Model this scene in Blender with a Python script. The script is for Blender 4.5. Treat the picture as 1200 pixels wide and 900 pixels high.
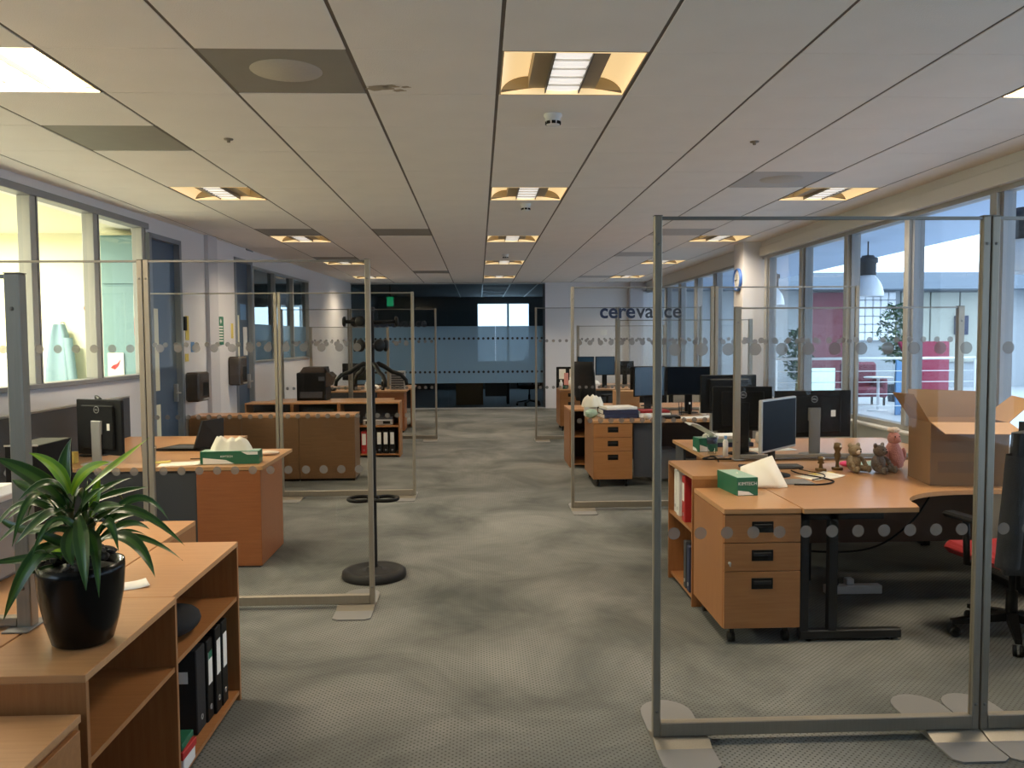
import bpy, bmesh, math, random
from math import sin, cos, pi, radians
from mathutils import Vector, Matrix
random.seed(7)
for o in list(bpy.data.objects):
    bpy.data.objects.remove(o)
SC = bpy.context.scene
COL = SC.collection

# ------------------------------------------------------------------ camera
EYE = Vector((0.0, 0.0, 1.646))
F_PX = 980.7
yaw, pitch, roll = radians(2.26), radians(-3.16), radians(-0.34)
fwd = Vector((sin(yaw)*cos(pitch), cos(yaw)*cos(pitch), sin(pitch)))
right0 = Vector((cos(yaw), -sin(yaw), 0))
up0 = right0.cross(fwd)
right = cos(roll)*right0 + sin(roll)*up0
up = -sin(roll)*right0 + cos(roll)*up0
cam = bpy.data.cameras.new('camera')
cam.sensor_fit = 'HORIZONTAL'
cam.sensor_width = 36.0
cam.lens = F_PX/1200*36.0
cam.clip_start = 0.02
cam.clip_end = 200
camo = bpy.data.objects.new('camera', cam)
COL.objects.link(camo)
m3 = Matrix((right, up, -fwd)).transposed()
camo.matrix_world = Matrix.Translation(EYE) @ m3.to_4x4()
SC.camera = camo

def at(u, v, Y):
    """the point at depth Y (metres along the room) that the photograph shows at pixel u, v"""
    d = right*((u-600)/F_PX) + up*((450-v)/F_PX) + fwd
    return EYE + d*(Y/d.y)

# ------------------------------------------------------------------ world, exposure
SC.view_settings.view_transform = 'Standard'
SC.view_settings.look = 'None'
SC.view_settings.gamma = 1.0
SC.view_settings.use_curve_mapping = False
SC.view_settings.exposure = 0.30
LAMP_W = 21.0          # power of one ceiling troffer
LAMP_COL = (1.0, 0.83, 0.62)
LAB_W = 150.0
SKY = 3.5
wd = bpy.data.worlds.new('daylight')
SC.world = wd
wd.use_nodes = True
bg = wd.node_tree.nodes['Background']
bg.inputs[0].default_value = (0.62, 0.80, 1.0, 1)
bg.inputs[1].default_value = SKY
SC.cycles.use_denoising = True
SC.cycles.transparent_max_bounces = 40
SC.cycles.max_bounces = 10
SC.cycles.caustics_reflective = False
SC.cycles.caustics_refractive = False
SC.cycles.sample_clamp_indirect = 6.0

# ------------------------------------------------------------------ materials
def nt(name):
    m = bpy.data.materials.new(name)
    m.use_nodes = True
    n = m.node_tree
    return m, n, n.nodes['Principled BSDF']

def mat(name, col, rough=0.6, metal=0.0, spec=0.5, noise=0.0, nscale=8.0, bump=0.0, bscale=60.0, stretch=(1,1,1), coat=0.0):
    m, n, b = nt(name)
    b.inputs['Base Color'].default_value = (*col, 1)
    b.inputs['Roughness'].default_value = rough
    b.inputs['Metallic'].default_value = metal
    b.inputs['Specular IOR Level'].default_value = spec
    b.inputs['Coat Weight'].default_value = coat
    if noise or bump:
        tc = n.nodes.new('ShaderNodeTexCoord')
        mp = n.nodes.new('ShaderNodeMapping')
        mp.inputs['Scale'].default_value = stretch
        n.links.new(tc.outputs['Object'], mp.inputs[0])
    if noise:
        t = n.nodes.new('ShaderNodeTexNoise')
        t.inputs['Scale'].default_value = nscale
        t.inputs['Detail'].default_value = 5
        n.links.new(mp.outputs[0], t.inputs['Vector'])
        mx = n.nodes.new('ShaderNodeMix')
        mx.data_type = 'RGBA'
        mx.inputs[6].default_value = (*[c*(1-noise) for c in col], 1)
        mx.inputs[7].default_value = (*[min(1, c*(1+noise)) for c in col], 1)
        n.links.new(t.outputs['Fac'], mx.inputs[0])
        n.links.new(mx.outputs[2], b.inputs['Base Color'])
    if bump:
        t2 = n.nodes.new('ShaderNodeTexNoise')
        t2.inputs['Scale'].default_value = bscale
        n.links.new(mp.outputs[0], t2.inputs['Vector'])
        bp = n.nodes.new('ShaderNodeBump')
        bp.inputs['Strength'].default_value = bump
        bp.inputs['Distance'].default_value = 0.01
        n.links.new(t2.outputs['Fac'], bp.inputs['Height'])
        n.links.new(bp.outputs[0], b.inputs['Normal'])
    return m

def emit(name, col, strength, base=None):
    m, n, b = nt(name)
    b.inputs['Base Color'].default_value = (*(base or col), 1)
    b.inputs['Emission Color'].default_value = (*col, 1)
    b.inputs['Emission Strength'].default_value = strength
    b.inputs['Roughness'].default_value = 0.6
    return m

def glass_mat(name, tint, refl=1.0, diff=None, dfac=0.0):
    """clear or tinted sheet glass: straight-through transmission plus a Fresnel gloss (and a frosted share if asked)"""
    m = bpy.data.materials.new(name)
    m.use_nodes = True
    n = m.node_tree
    n.nodes.remove(n.nodes['Principled BSDF'])
    out = n.nodes['Material Output']
    tr = n.nodes.new('ShaderNodeBsdfTransparent')
    tr.inputs[0].default_value = (*tint, 1)
    gl = n.nodes.new('ShaderNodeBsdfGlossy')
    gl.inputs['Roughness'].default_value = 0.02
    gl.inputs['Color'].default_value = (refl, refl, refl, 1)
    fr = n.nodes.new('ShaderNodeFresnel')
    fr.inputs[0].default_value = 1.27
    mx = n.nodes.new('ShaderNodeMixShader')
    ge = n.nodes.new('ShaderNodeNewGeometry')
    inv = n.nodes.new('ShaderNodeMath'); inv.operation = 'SUBTRACT'; inv.inputs[0].default_value = 1.0
    n.links.new(ge.outputs['Backfacing'], inv.inputs[1])
    mu = n.nodes.new('ShaderNodeMath'); mu.operation = 'MULTIPLY'      # only the outer face of the sheet mirrors
    n.links.new(fr.outputs[0], mu.inputs[0]); n.links.new(inv.outputs[0], mu.inputs[1])
    n.links.new(mu.outputs[0], mx.inputs[0])
    src = tr.outputs[0]
    if dfac:
        d = n.nodes.new('ShaderNodeBsdfDiffuse')
        d.inputs[0].default_value = (*diff, 1)
        tl = n.nodes.new('ShaderNodeBsdfTranslucent')
        tl.inputs[0].default_value = (*diff, 1)
        m0 = n.nodes.new('ShaderNodeMixShader')
        m0.inputs[0].default_value = 0.5
        n.links.new(d.outputs[0], m0.inputs[1])
        n.links.new(tl.outputs[0], m0.inputs[2])
        m1 = n.nodes.new('ShaderNodeMixShader')
        m1.inputs[0].default_value = dfac
        n.links.new(tr.outputs[0], m1.inputs[1])
        n.links.new(m0.outputs[0], m1.inputs[2])
        src = m1.outputs[0]
    n.links.new(src, mx.inputs[1])
    n.links.new(gl.outputs[0], mx.inputs[2])
    n.links.new(mx.outputs[0], out.inputs['Surface'])
    return m

def wood_mat(name, c1, c2, axis=0, rough=0.38):
    m, n, b = nt(name)
    b.inputs['Roughness'].default_value = rough
    tc = n.nodes.new('ShaderNodeTexCoord')
    mp = n.nodes.new('ShaderNodeMapping')
    s = [30, 30, 30]
    s[axis] = 1.6
    mp.inputs['Scale'].default_value = s
    n.links.new(tc.outputs['Object'], mp.inputs[0])
    t = n.nodes.new('ShaderNodeTexNoise')
    t.inputs['Scale'].default_value = 2.2
    t.inputs['Detail'].default_value = 6
    t.inputs['Roughness'].default_value = 0.65
    n.links.new(mp.outputs[0], t.inputs['Vector'])
    r = n.nodes.new('ShaderNodeValToRGB')
    r.color_ramp.elements[0].position = 0.3
    r.color_ramp.elements[0].color = (*c1, 1)
    r.color_ramp.elements[1].position = 0.7
    r.color_ramp.elements[1].color = (*c2, 1)
    n.links.new(t.outputs['Fac'], r.inputs[0])
    n.links.new(r.outputs[0], b.inputs['Base Color'])
    return m

def carpet_mat():
    m, n, b = nt('dotted_carpet')
    b.inputs['Roughness'].default_value = 0.95
    b.inputs['Specular IOR Level'].default_value = 0.15
    tc = n.nodes.new('ShaderNodeTexCoord')
    mp = n.nodes.new('ShaderNodeMapping')
    mp.inputs['Rotation'].default_value = (0, 0, radians(45))
    mp.inputs['Scale'].default_value = (1/0.0205, 1/0.0205, 1)
    n.links.new(tc.outputs['Object'], mp.inputs[0])
    fr = n.nodes.new('ShaderNodeVectorMath'); fr.operation = 'FRACTION'
    n.links.new(mp.outputs[0], fr.inputs[0])
    sb = n.nodes.new('ShaderNodeVectorMath'); sb.operation = 'SUBTRACT'
    sb.inputs[1].default_value = (0.5, 0.5, 0)
    n.links.new(fr.outputs[0], sb.inputs[0])
    ml = n.nodes.new('ShaderNodeVectorMath'); ml.operation = 'MULTIPLY'
    ml.inputs[1].default_value = (1, 1, 0)
    n.links.new(sb.outputs[0], ml.inputs[0])
    ln = n.nodes.new('ShaderNodeVectorMath'); ln.operation = 'LENGTH'
    n.links.new(ml.outputs[0], ln.inputs[0])
    mr = n.nodes.new('ShaderNodeMapRange')
    mr.inputs[1].default_value = 0.15
    mr.inputs[2].default_value = 0.26
    mr.inputs[3].default_value = 0.0
    mr.inputs[4].default_value = 1.0
    n.links.new(ln.outputs['Value'], mr.inputs[0])
    big = n.nodes.new('ShaderNodeTexNoise')
    big.inputs['Scale'].default_value = 1.1
    big.inputs['Detail'].default_value = 5
    big.inputs['Roughness'].default_value = 0.6
    big.inputs['Distortion'].default_value = 0.6
    n.links.new(tc.outputs['Object'], big.inputs['Vector'])
    rp = n.nodes.new('ShaderNodeValToRGB')
    rp.color_ramp.elements[0].position = 0.32
    rp.color_ramp.elements[0].color = (0.086, 0.093, 0.087, 1)
    rp.color_ramp.elements[1].position = 0.68
    rp.color_ramp.elements[1].color = (0.228, 0.230, 0.212, 1)
    n.links.new(big.outputs['Fac'], rp.inputs[0])
    fine = n.nodes.new('ShaderNodeTexNoise')
    fine.inputs['Scale'].default_value = 350
    n.links.new(tc.outputs['Object'], fine.inputs['Vector'])
    mf = n.nodes.new('ShaderNodeMix'); mf.data_type = 'RGBA'; mf.blend_type = 'MULTIPLY'
    mf.inputs[0].default_value = 0.5
    n.links.new(rp.outputs[0], mf.inputs[6])
    n.links.new(fine.outputs['Color'], mf.inputs[7])
    sc2 = n.nodes.new('ShaderNodeMix'); sc2.data_type = 'RGBA'
    sc2.inputs[6].default_value = (0.064, 0.062, 0.055, 1)
    n.links.new(mr.outputs[0], sc2.inputs[0])
    n.links.new(rp.outputs[0], sc2.inputs[7])
    n.links.new(sc2.outputs[2], b.inputs['Base Color'])
    bp = n.nodes.new('ShaderNodeBump')
    bp.inputs['Strength'].default_value = 0.25
    bp.inputs['Distance'].default_value = 0.003
    n.links.new(fine.outputs['Fac'], bp.inputs['Height'])
    n.links.new(bp.outputs[0], b.inputs['Normal'])
    return m

def leaf_mat(name, mid, side, rim):
    m, n, b = nt(name)
    b.inputs['Roughness'].default_value = 0.34
    a = n.nodes.new('ShaderNodeAttribute')
    a.attribute_name = 'across'
    r = n.nodes.new('ShaderNodeValToRGB')
    e = r.color_ramp.elements
    e[0].position = 0.0; e[0].color = (*mid, 1)
    e[1].position = 1.0; e[1].color = (*rim, 1)
    k = e.new(0.30); k.color = (*mid, 1)
    k = e.new(0.42); k.color = (*side, 1)
    k = e.new(0.84); k.color = (*side, 1)
    n.links.new(a.outputs['Fac'], r.inputs[0])
    n.links.new(r.outputs[0], b.inputs['Base Color'])
    b.inputs['Subsurface Weight'].default_value = 0.0
    return m

M = {}
M['carpet'] = carpet_mat()
M['tile'] = mat('ceiling_tile_board', (0.84, 0.81, 0.76), 0.95, spec=0.1, noise=0.05, nscale=3, bump=0.25, bscale=160)
M['grid'] = mat('dark_ceiling_grid', (0.16, 0.14, 0.115), 0.8)  # dark grey-brown grid and backing
M['vent'] = mat('grey_metal_tile', (0.26, 0.245, 0.21), 0.6, noise=0.08)
M['stain'] = mat('brown_water_stain', (0.42, 0.36, 0.27), 0.95)
M['vent_pale'] = mat('pale_grey_metal_tile', (0.46, 0.455, 0.44), 0.6, noise=0.05)
M['beech_red'] = wood_mat('reddish_beech_laminate', (0.275, 0.092, 0.032), (0.335, 0.120, 0.044), 0)
M['black_rubber'] = mat('black_rubber_base', (0.013, 0.013, 0.013), 0.6, spec=0.3)
M['vent_disc'] = mat('perforated_grey_disc', (0.46, 0.43, 0.37), 0.7, noise=0.10, nscale=90)
M['wall'] = mat('white_wall_paint', (0.70, 0.685, 0.70), 0.75, noise=0.03, nscale=2)
M['walllow'] = mat('lilac_grey_wall_paint', (0.56, 0.55, 0.58), 0.75, noise=0.03)
M['cream'] = mat('cream_wall_paint', (0.62, 0.615, 0.60), 0.75)
M['alu'] = mat('window_aluminium', (0.36, 0.365, 0.355), 0.5, metal=0.25)
M['grey_frame'] = mat('grey_window_rail', (0.23, 0.235, 0.25), 0.5)
M['steel'] = mat('brushed_steel', (0.285, 0.255, 0.205), 0.48, metal=0.55, noise=0.12, nscale=20, stretch=(8, 8, 0.4))
M['steel_dark'] = mat('steel_edge', (0.20, 0.19, 0.17), 0.45, metal=0.7)
M['plate'] = mat('grey_foot_plate', (0.215, 0.21, 0.205), 0.55, metal=0.2)
M['glass'] = glass_mat('clear_screen_glass', (0.965, 0.965, 0.955))
M['win_glass'] = glass_mat('window_glass', (0.96, 0.975, 0.985))
M['dark_glass'] = glass_mat('dark_partition_glass', (0.62, 0.68, 0.70))
M['frost'] = glass_mat('frosted_film_glass', (0.60, 0.70, 0.76), diff=(0.30, 0.47, 0.62), dfac=0.80)
M['dot'] = glass_mat('frosted_dot', (0.9, 0.9, 0.9), diff=(0.24, 0.232, 0.225), dfac=0.68)
M['dark_dot'] = mat('dark_clear_dot', (0.012, 0.014, 0.016), 0.3)
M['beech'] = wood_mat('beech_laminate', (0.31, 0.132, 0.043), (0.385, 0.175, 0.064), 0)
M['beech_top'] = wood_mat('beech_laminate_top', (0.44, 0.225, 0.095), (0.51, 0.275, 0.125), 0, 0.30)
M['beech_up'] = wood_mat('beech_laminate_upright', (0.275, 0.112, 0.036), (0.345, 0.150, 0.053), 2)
M['beech_shaded'] = wood_mat('shaded_beech_laminate', (0.145, 0.072, 0.029), (0.19, 0.098, 0.042), 0)  # same beech, with the shade on the cabinet backs put into its colour
M['brown_shaded'] = mat('shaded_brown_panel', (0.085, 0.040, 0.024), 0.5)  # under-desk shadow put into the modesty panel colour
M['beech_edge'] = mat('beech_edge_band', (0.44, 0.245, 0.11), 0.45)
M['black'] = mat('black_plastic', (0.006, 0.006, 0.006), 0.5, spec=0.18)
M['black_matt'] = mat('black_fabric', (0.014, 0.014, 0.015), 0.9, bump=0.3, bscale=300)
M['black_gloss'] = mat('black_glazed_pot', (0.004, 0.004, 0.004), 0.22, spec=0.25)
M['screen'] = mat('dark_lcd_screen', (0.0035, 0.007, 0.013), 0.5, spec=0.06)
M['screen_blue'] = mat('blue_lcd_screen', (0.020, 0.055, 0.105), 0.25)
M['silver'] = mat('silver_plastic', (0.42, 0.42, 0.41), 0.35, metal=0.55)
M['charcoal'] = mat('charcoal_panel', (0.042, 0.046, 0.054), 0.7, noise=0.08, nscale=60)
M['charcoal_metal'] = mat('black_steel_leg', (0.012, 0.0125, 0.013), 0.5, spec=0.35)
M['white'] = mat('white_plastic', (0.72, 0.72, 0.70), 0.5)
M['paper'] = mat('white_paper', (0.80, 0.79, 0.74), 0.85)
M['tissue'] = mat('soft_tissue', (0.86, 0.82, 0.70), 0.95)
M['green'] = mat('dark_green_card', (0.010, 0.125, 0.065), 0.5)
M['green_pale'] = mat('pale_green_card', (0.36, 0.52, 0.42), 0.5)
M['red'] = mat('red_board', (0.42, 0.022, 0.022), 0.5)
M['red_fabric'] = mat('red_fabric', (0.26, 0.010, 0.012), 0.85)
M['navy'] = mat('navy_card', (0.018, 0.026, 0.070), 0.5)
M['blue_door'] = mat('slate_blue_paint', (0.072, 0.112, 0.175), 0.5)
M['blue_trim'] = mat('blue_grey_trim', (0.22, 0.245, 0.28), 0.5)
M['logo_navy'] = mat('navy_lettering', (0.008, 0.020, 0.060), 0.5)
M['logo_grey'] = mat('dark_grey_lettering', (0.030, 0.036, 0.050), 0.5)
M['cardboard'] = mat('brown_cardboard', (0.40, 0.235, 0.115), 0.85, noise=0.07, nscale=12)
M['dark_cloth'] = mat('dark_grey_cloth', (0.024, 0.025, 0.027), 0.95, bump=0.3, bscale=200)
M['card_shaded'] = mat('shaded_brown_cardboard', (0.24, 0.145, 0.075), 0.85, noise=0.07, nscale=12)  # plain cardboard darkened in colour for the box faces in shade
M['card_dark'] = mat('dim_cardboard_tape', (0.19, 0.115, 0.06), 0.5)
M['soil'] = mat('dark_slate_stones', (0.014, 0.012, 0.011), 0.6)
M['stem'] = mat('plant_stem', (0.20, 0.19, 0.085), 0.7)
M['leaf'] = leaf_mat('striped_green_leaf', (0.058, 0.150, 0.022), (0.022, 0.076, 0.013), (0.09, 0.16, 0.04))
M['leaf_lime'] = leaf_mat('lime_leaf', (0.42, 0.62, 0.03), (0.22, 0.43, 0.02), (0.30, 0.48, 0.05))
M['leaf_pale'] = leaf_mat('white_edged_leaf', (0.050, 0.125, 0.022), (0.026, 0.082, 0.014), (0.55, 0.58, 0.38))
M['bear'] = mat('olive_plush', (0.31, 0.24, 0.145), 0.95, noise=0.25, nscale=60, bump=0.8, bscale=120)
M['bear_grey'] = mat('grey_brown_plush', (0.23, 0.185, 0.145), 0.95, noise=0.25, nscale=60, bump=0.8, bscale=120)
M['pink'] = mat('pink_plush', (0.66, 0.30, 0.25), 0.95, noise=0.12, nscale=60, bump=0.6, bscale=120)
M['cream_plush'] = mat('cream_plush', (0.72, 0.60, 0.48), 0.95, bump=0.8, bscale=100)
M['brass'] = mat('dull_brass', (0.16, 0.105, 0.045), 0.4, metal=0.6)
M['yellow'] = mat('yellow_note_paper', (0.70, 0.55, 0.13), 0.8)
M['hot_pink'] = mat('hot_pink_plastic', (0.75, 0.06, 0.22), 0.5)
M['clear'] = glass_mat('clear_tumbler', (0.90, 0.92, 0.92))
M['lab_wall'] = mat('lab_cream_wall', (0.82, 0.79, 0.60), 0.8)
M['lab_blue'] = mat('pale_teal_panel', (0.17, 0.30, 0.32), 0.6)
M['coat_white'] = mat('white_cotton', (0.75, 0.76, 0.72), 0.9)
M['coat_blue'] = mat('pale_blue_cotton', (0.20, 0.31, 0.36), 0.9)
M['atr_ceiling'] = mat('daylight_tinted_soffit', (0.50, 0.62, 0.80), 0.8)  # blue of the daylight put into the soffit's base colour
M['atr_floor'] = mat('pale_vinyl_floor', (0.52, 0.54, 0.56), 0.35)
M['atr_wall'] = mat('pale_cladding', (0.36, 0.39, 0.42), 0.7)
M['atr_fascia'] = mat('grey_blue_fascia', (0.17, 0.21, 0.26), 0.7)
M['atr_cream'] = mat('dull_cream_panel', (0.40, 0.41, 0.36), 0.7)
M['louvre'] = mat('pale_louvre_bar', (0.80, 0.74, 0.64), 0.6)
M['atr_red'] = mat('dusky_red_panel', (0.16, 0.030, 0.050), 0.7)
M['atr_pink'] = mat('raspberry_fabric', (0.28, 0.020, 0.060), 0.85)
M['atr_blue'] = mat('sky_blue_panel', (0.14, 0.29, 0.52), 0.7)
M['rail'] = mat('white_rail', (0.80, 0.82, 0.85), 0.4)
M['enamel'] = mat('white_enamel', (0.80, 0.83, 0.88), 0.3)
M['tree_leaf'] = mat('olive_leaf', (0.05, 0.10, 0.05), 0.7)
M['clock_blue'] = mat('blue_clock_rim', (0.06, 0.16, 0.50), 0.4)
M['dispenser'] = mat('smoked_brown_plastic', (0.060, 0.045, 0.035), 0.25)
M['skirting'] = mat('grey_skirting', (0.42, 0.42, 0.42), 0.6)
M['glow'] = emit('lamp_diffuser', (1.0, 0.94, 0.87), 0.60, (0.8, 0.8, 0.8))
M['reflector'] = emit('lamp_reflector', (1.0, 0.70, 0.34), 0.60, (0.80, 0.72, 0.54))
M['glow_hot'] = emit('bright_lamp_diffuser', (1.0, 0.93, 0.80), 12.0, (0.8, 0.8, 0.8))
M['reflector_hot'] = emit('bright_lamp_reflector', (1.0, 0.80, 0.52), 8.0, (0.8, 0.7, 0.5))
M['baffle'] = mat('lamp_baffle', (0.40, 0.33, 0.22), 0.6)
M['exit_green'] = emit('green_exit_sign', (0.02, 0.45, 0.16), 0.6)
M['lit_screen'] = emit('pale_lit_screen', (0.55, 0.92, 0.92), 0.9)
M['sign_green'] = mat('green_sign', (0.020, 0.16, 0.09), 0.6)
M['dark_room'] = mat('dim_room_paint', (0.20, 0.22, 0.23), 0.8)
M['tube'] = emit('lab_tube', (1.0, 0.97, 0.72), 6.0)
# ------------------------------------------------------------------ mesh helpers
class MB:
    """collects vertices and faces; build() links them as ONE mesh object"""
    def __init__(s):
        s.v = []; s.f = []; s.mi = []; s.sm = []; s.T = Matrix.Identity(4)
    def add(s, vs, fs, mi=0, smooth=False):
        k = len(s.v)
        s.v += [tuple(s.T @ Vector(p)) for p in vs]
        s.f += [tuple(i+k for i in f) for f in fs]
        s.mi += [mi]*len(fs); s.sm += [smooth]*len(fs)
        return s
    def box(s, x0, y0, z0, x1, y1, z1, bev=0.0, mi=0):
        if x1 < x0: x0, x1 = x1, x0
        if y1 < y0: y0, y1 = y1, y0
        if z1 < z0: z0, z1 = z1, z0
        if not bev:
            vs = [(x, y, z) for z in (z0, z1) for y in (y0, y1) for x in (x0, x1)]
            fs = [(0,2,3,1), (4,5,7,6), (0,1,5,4), (2,6,7,3), (0,4,6,2), (1,3,7,5)]
            return s.add(vs, fs, mi)
        bev = min(bev, (x1-x0)*.45, (y1-y0)*.45, (z1-z0)*.45)
        vs = []; idx = {}
        for iz, z in enumerate((z0, z1)):
            for iy, y in enumerate((y0, y1)):
                for ix, x in enumerate((x0, x1)):
                    dx = bev*(1 if ix == 0 else -1); dy = bev*(1 if iy == 0 else -1); dz = bev*(1 if iz == 0 else -1)
                    idx[ix, iy, iz] = len(vs)
                    vs += [(x, y+dy, z+dz), (x+dx, y, z+dz), (x+dx, y+dy, z)]
        I = lambda a, b, c, k: idx[a, b, c]+k
        fs = [(I(0,0,0,0), I(0,0,1,0), I(0,1,1,0), I(0,1,0,0)), (I(1,0,0,0), I(1,1,0,0), I(1,1,1,0), I(1,0,1,0)),
              (I(0,0,0,1), I(1,0,0,1), I(1,0,1,1), I(0,0,1,1)), (I(0,1,0,1), I(0,1,1,1), I(1,1,1,1), I(1,1,0,1)),
              (I(0,0,0,2), I(0,1,0,2), I(1,1,0,2), I(1,0,0,2)), (I(0,0,1,2), I(1,0,1,2), I(1,1,1,2), I(0,1,1,2))]
        for a in (0, 1):
            for b in (0, 1):
                fs.append((I(0,a,b,1), I(0,a,b,2), I(1,a,b,2), I(1,a,b,1)))
                fs.append((I(a,0,b,0), I(a,0,b,2), I(a,1,b,2), I(a,1,b,0)))
                fs.append((I(a,b,0,0), I(a,b,0,1), I(a,b,1,1), I(a,b,1,0)))
        for a in (0, 1):
            for b in (0, 1):
                for c in (0, 1):
                    fs.append((I(a,b,c,0), I(a,b,c,1), I(a,b,c,2)))
        return s.add(vs, fs, mi)
    def prism(s, pts, z0, z1, mi=0, top=None):
        n = len(pts)
        vs = [(x, y, z0) for x, y in pts] + [(x, y, z1) for x, y in pts]
        s.add(vs, [tuple(range(n-1, -1, -1))] + [(i, (i+1) % n, (i+1) % n+n, i+n) for i in range(n)], mi)
        s.add([(x, y, z1) for x, y in pts], [tuple(range(n))], mi if top is None else top)
        return s
    def lathe(s, prof, seg=20, c=(0, 0, 0), mi=0, smooth=True, cap=True):
        vs = []; fs = []
        for r, z in prof:
            for k in range(seg):
                a = 2*pi*k/seg
                vs.append((c[0]+r*cos(a), c[1]+r*sin(a), c[2]+z))
        for j in range(len(prof)-1):
            for k in range(seg):
                k2 = (k+1) % seg
                fs.append((j*seg+k, j*seg+k2, (j+1)*seg+k2, (j+1)*seg+k))
        if cap:
            fs.append(tuple(range(seg-1, -1, -1)))
            fs.append(tuple((len(prof)-1)*seg+k for k in range(seg)))
        return s.add(vs, fs, mi, smooth)
    def tube(s, path, r, seg=8, mi=0, r1=None):
        P = [Vector(p) for p in path]
        vs = []; fs = []; n = len(P)
        nrm = None
        for i, p in enumerate(P):
            t = (P[min(i+1, n-1)] - P[max(i-1, 0)]).normalized()
            if nrm is None:
                nrm = t.orthogonal().normalized()
            else:
                nrm = (nrm - t*nrm.dot(t))
                nrm = nrm.normalized() if nrm.length > 1e-6 else t.orthogonal().normalized()
            b = t.cross(nrm)
            rr = r if r1 is None else r+(r1-r)*i/(n-1)
            for k in range(seg):
                a = 2*pi*k/seg
                vs.append(tuple(p + nrm*(rr*cos(a)) + b*(rr*sin(a))))
        for i in range(n-1):
            for k in range(seg):
                k2 = (k+1) % seg
                fs.append((i*seg+k, i*seg+k2, (i+1)*seg+k2, (i+1)*seg+k))
        fs.append(tuple(range(seg-1, -1, -1)))
        fs.append(tuple((n-1)*seg+k for k in range(seg)))
        return s.add(vs, fs, mi, True)
    def ball(s, c, rx, ry, rz, seg=14, rings=9, mi=0, wob=0.0):
        vs = [(c[0], c[1], c[2]-rz)]
        fs = []
        for j in range(1, rings):
            t = pi*j/rings
            for k in range(seg):
                a = 2*pi*k/seg
                w = 1+random.uniform(-wob, wob)
                vs.append((c[0]+rx*w*sin(t)*cos(a), c[1]+ry*w*sin(t)*sin(a), c[2]-rz*w*cos(t)))
        vs.append((c[0], c[1], c[2]+rz))
        L = len(vs)-1
        for k in range(seg):
            k2 = (k+1) % seg
            fs.append((0, 1+k2, 1+k))
            for j in range(rings-2):
                fs.append((1+j*seg+k, 1+j*seg+k2, 1+(j+1)*seg+k2, 1+(j+1)*seg+k))
            fs.append((1+(rings-2)*seg+k, 1+(rings-2)*seg+k2, L))
        return s.add(vs, fs, mi, wob < 0.05)
    def sheet(s, fn, nu, nv, mi=0, smooth=True):
        vs = [fn(i/nu, j/nv) for j in range(nv+1) for i in range(nu+1)]
        fs = [(j*(nu+1)+i, j*(nu+1)+i+1, (j+1)*(nu+1)+i+1, (j+1)*(nu+1)+i) for j in range(nv) for i in range(nu)]
        return s.add(vs, fs, mi, smooth)
    def disc(s, cx, cz, y, r, seg=16, mi=0):
        """a thin round film on a sheet that faces -y"""
        vs = [(cx+r*cos(2*pi*k/seg), y, cz+r*sin(2*pi*k/seg)) for k in range(seg)]
        return s.add(vs, [tuple(range(seg))], mi)
    def build(s, name, mats, parent=None, loc=None, rotz=0.0, solid=None, subsurf=0):
        me = bpy.data.meshes.new(name)
        me.from_pydata(s.v, [], s.f)
        for x in (mats if isinstance(mats, (list, tuple)) else [mats]):
            me.materials.append(M[x])
        me.polygons.foreach_set('material_index', s.mi)
        me.polygons.foreach_set('use_smooth', s.sm)
        me.update()
        o = bpy.data.objects.new(name, me)
        COL.objects.link(o)
        if parent: o.parent = parent
        if loc: o.location = loc
        if rotz: o.rotation_euler = (0, 0, rotz)
        if solid:
            md = o.modifiers.new('thickness', 'SOLIDIFY'); md.thickness = solid; md.offset = 0
        if subsurf:
            md = o.modifiers.new('smooth', 'SUBSURF'); md.levels = subsurf; md.render_levels = subsurf
        return o

def tag(o, label, cat, group=None):
    o['label'] = label; o['category'] = cat
    if group: o['group'] = group
    return o
def thing(name, label, cat, loc=(0, 0, 0), rotz=0.0, group=None):
    o = bpy.data.objects.new(name, None)
    o.empty_display_size = 0.1
    COL.objects.link(o)
    o.location = loc; o.rotation_euler = (0, 0, rotz)
    return tag(o, label, cat, group)
def struct(o):
    o['kind'] = 'structure'
    return o
def copy_tree(o, parent=None):
    c = o.copy(); COL.objects.link(c)
    if parent: c.parent = parent
    for ch in list(o.children):
        copy_tree(ch, c)
    return c
def bx(name, m, parent, *a, **k):
    return MB().box(*a, **k).build(name, m, parent)

def text_obj(txt, size, m, parent, loc, rot=(pi/2, 0, 0), name='lettering', ext=0.0004, bold=0.0, align='CENTER'):
    cu = bpy.data.curves.new(name, 'FONT')
    cu.body = txt; cu.size = size; cu.extrude = ext; cu.offset = bold
    cu.align_x = align; cu.align_y = 'CENTER'
    cu.resolution_u = 4
    tmp = bpy.data.objects.new('tmp_text', cu)
    COL.objects.link(tmp)
    dg = bpy.context.evaluated_depsgraph_get()
    me = bpy.data.meshes.new_from_object(tmp.evaluated_get(dg))
    bpy.data.objects.remove(tmp)
    me.name = name
    me.materials.clear(); me.materials.append(M[m])
    o = bpy.data.objects.new(name, me)
    COL.objects.link(o)
    if parent: o.parent = parent
    o.location = loc; o.rotation_euler = rot
    return o
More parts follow.
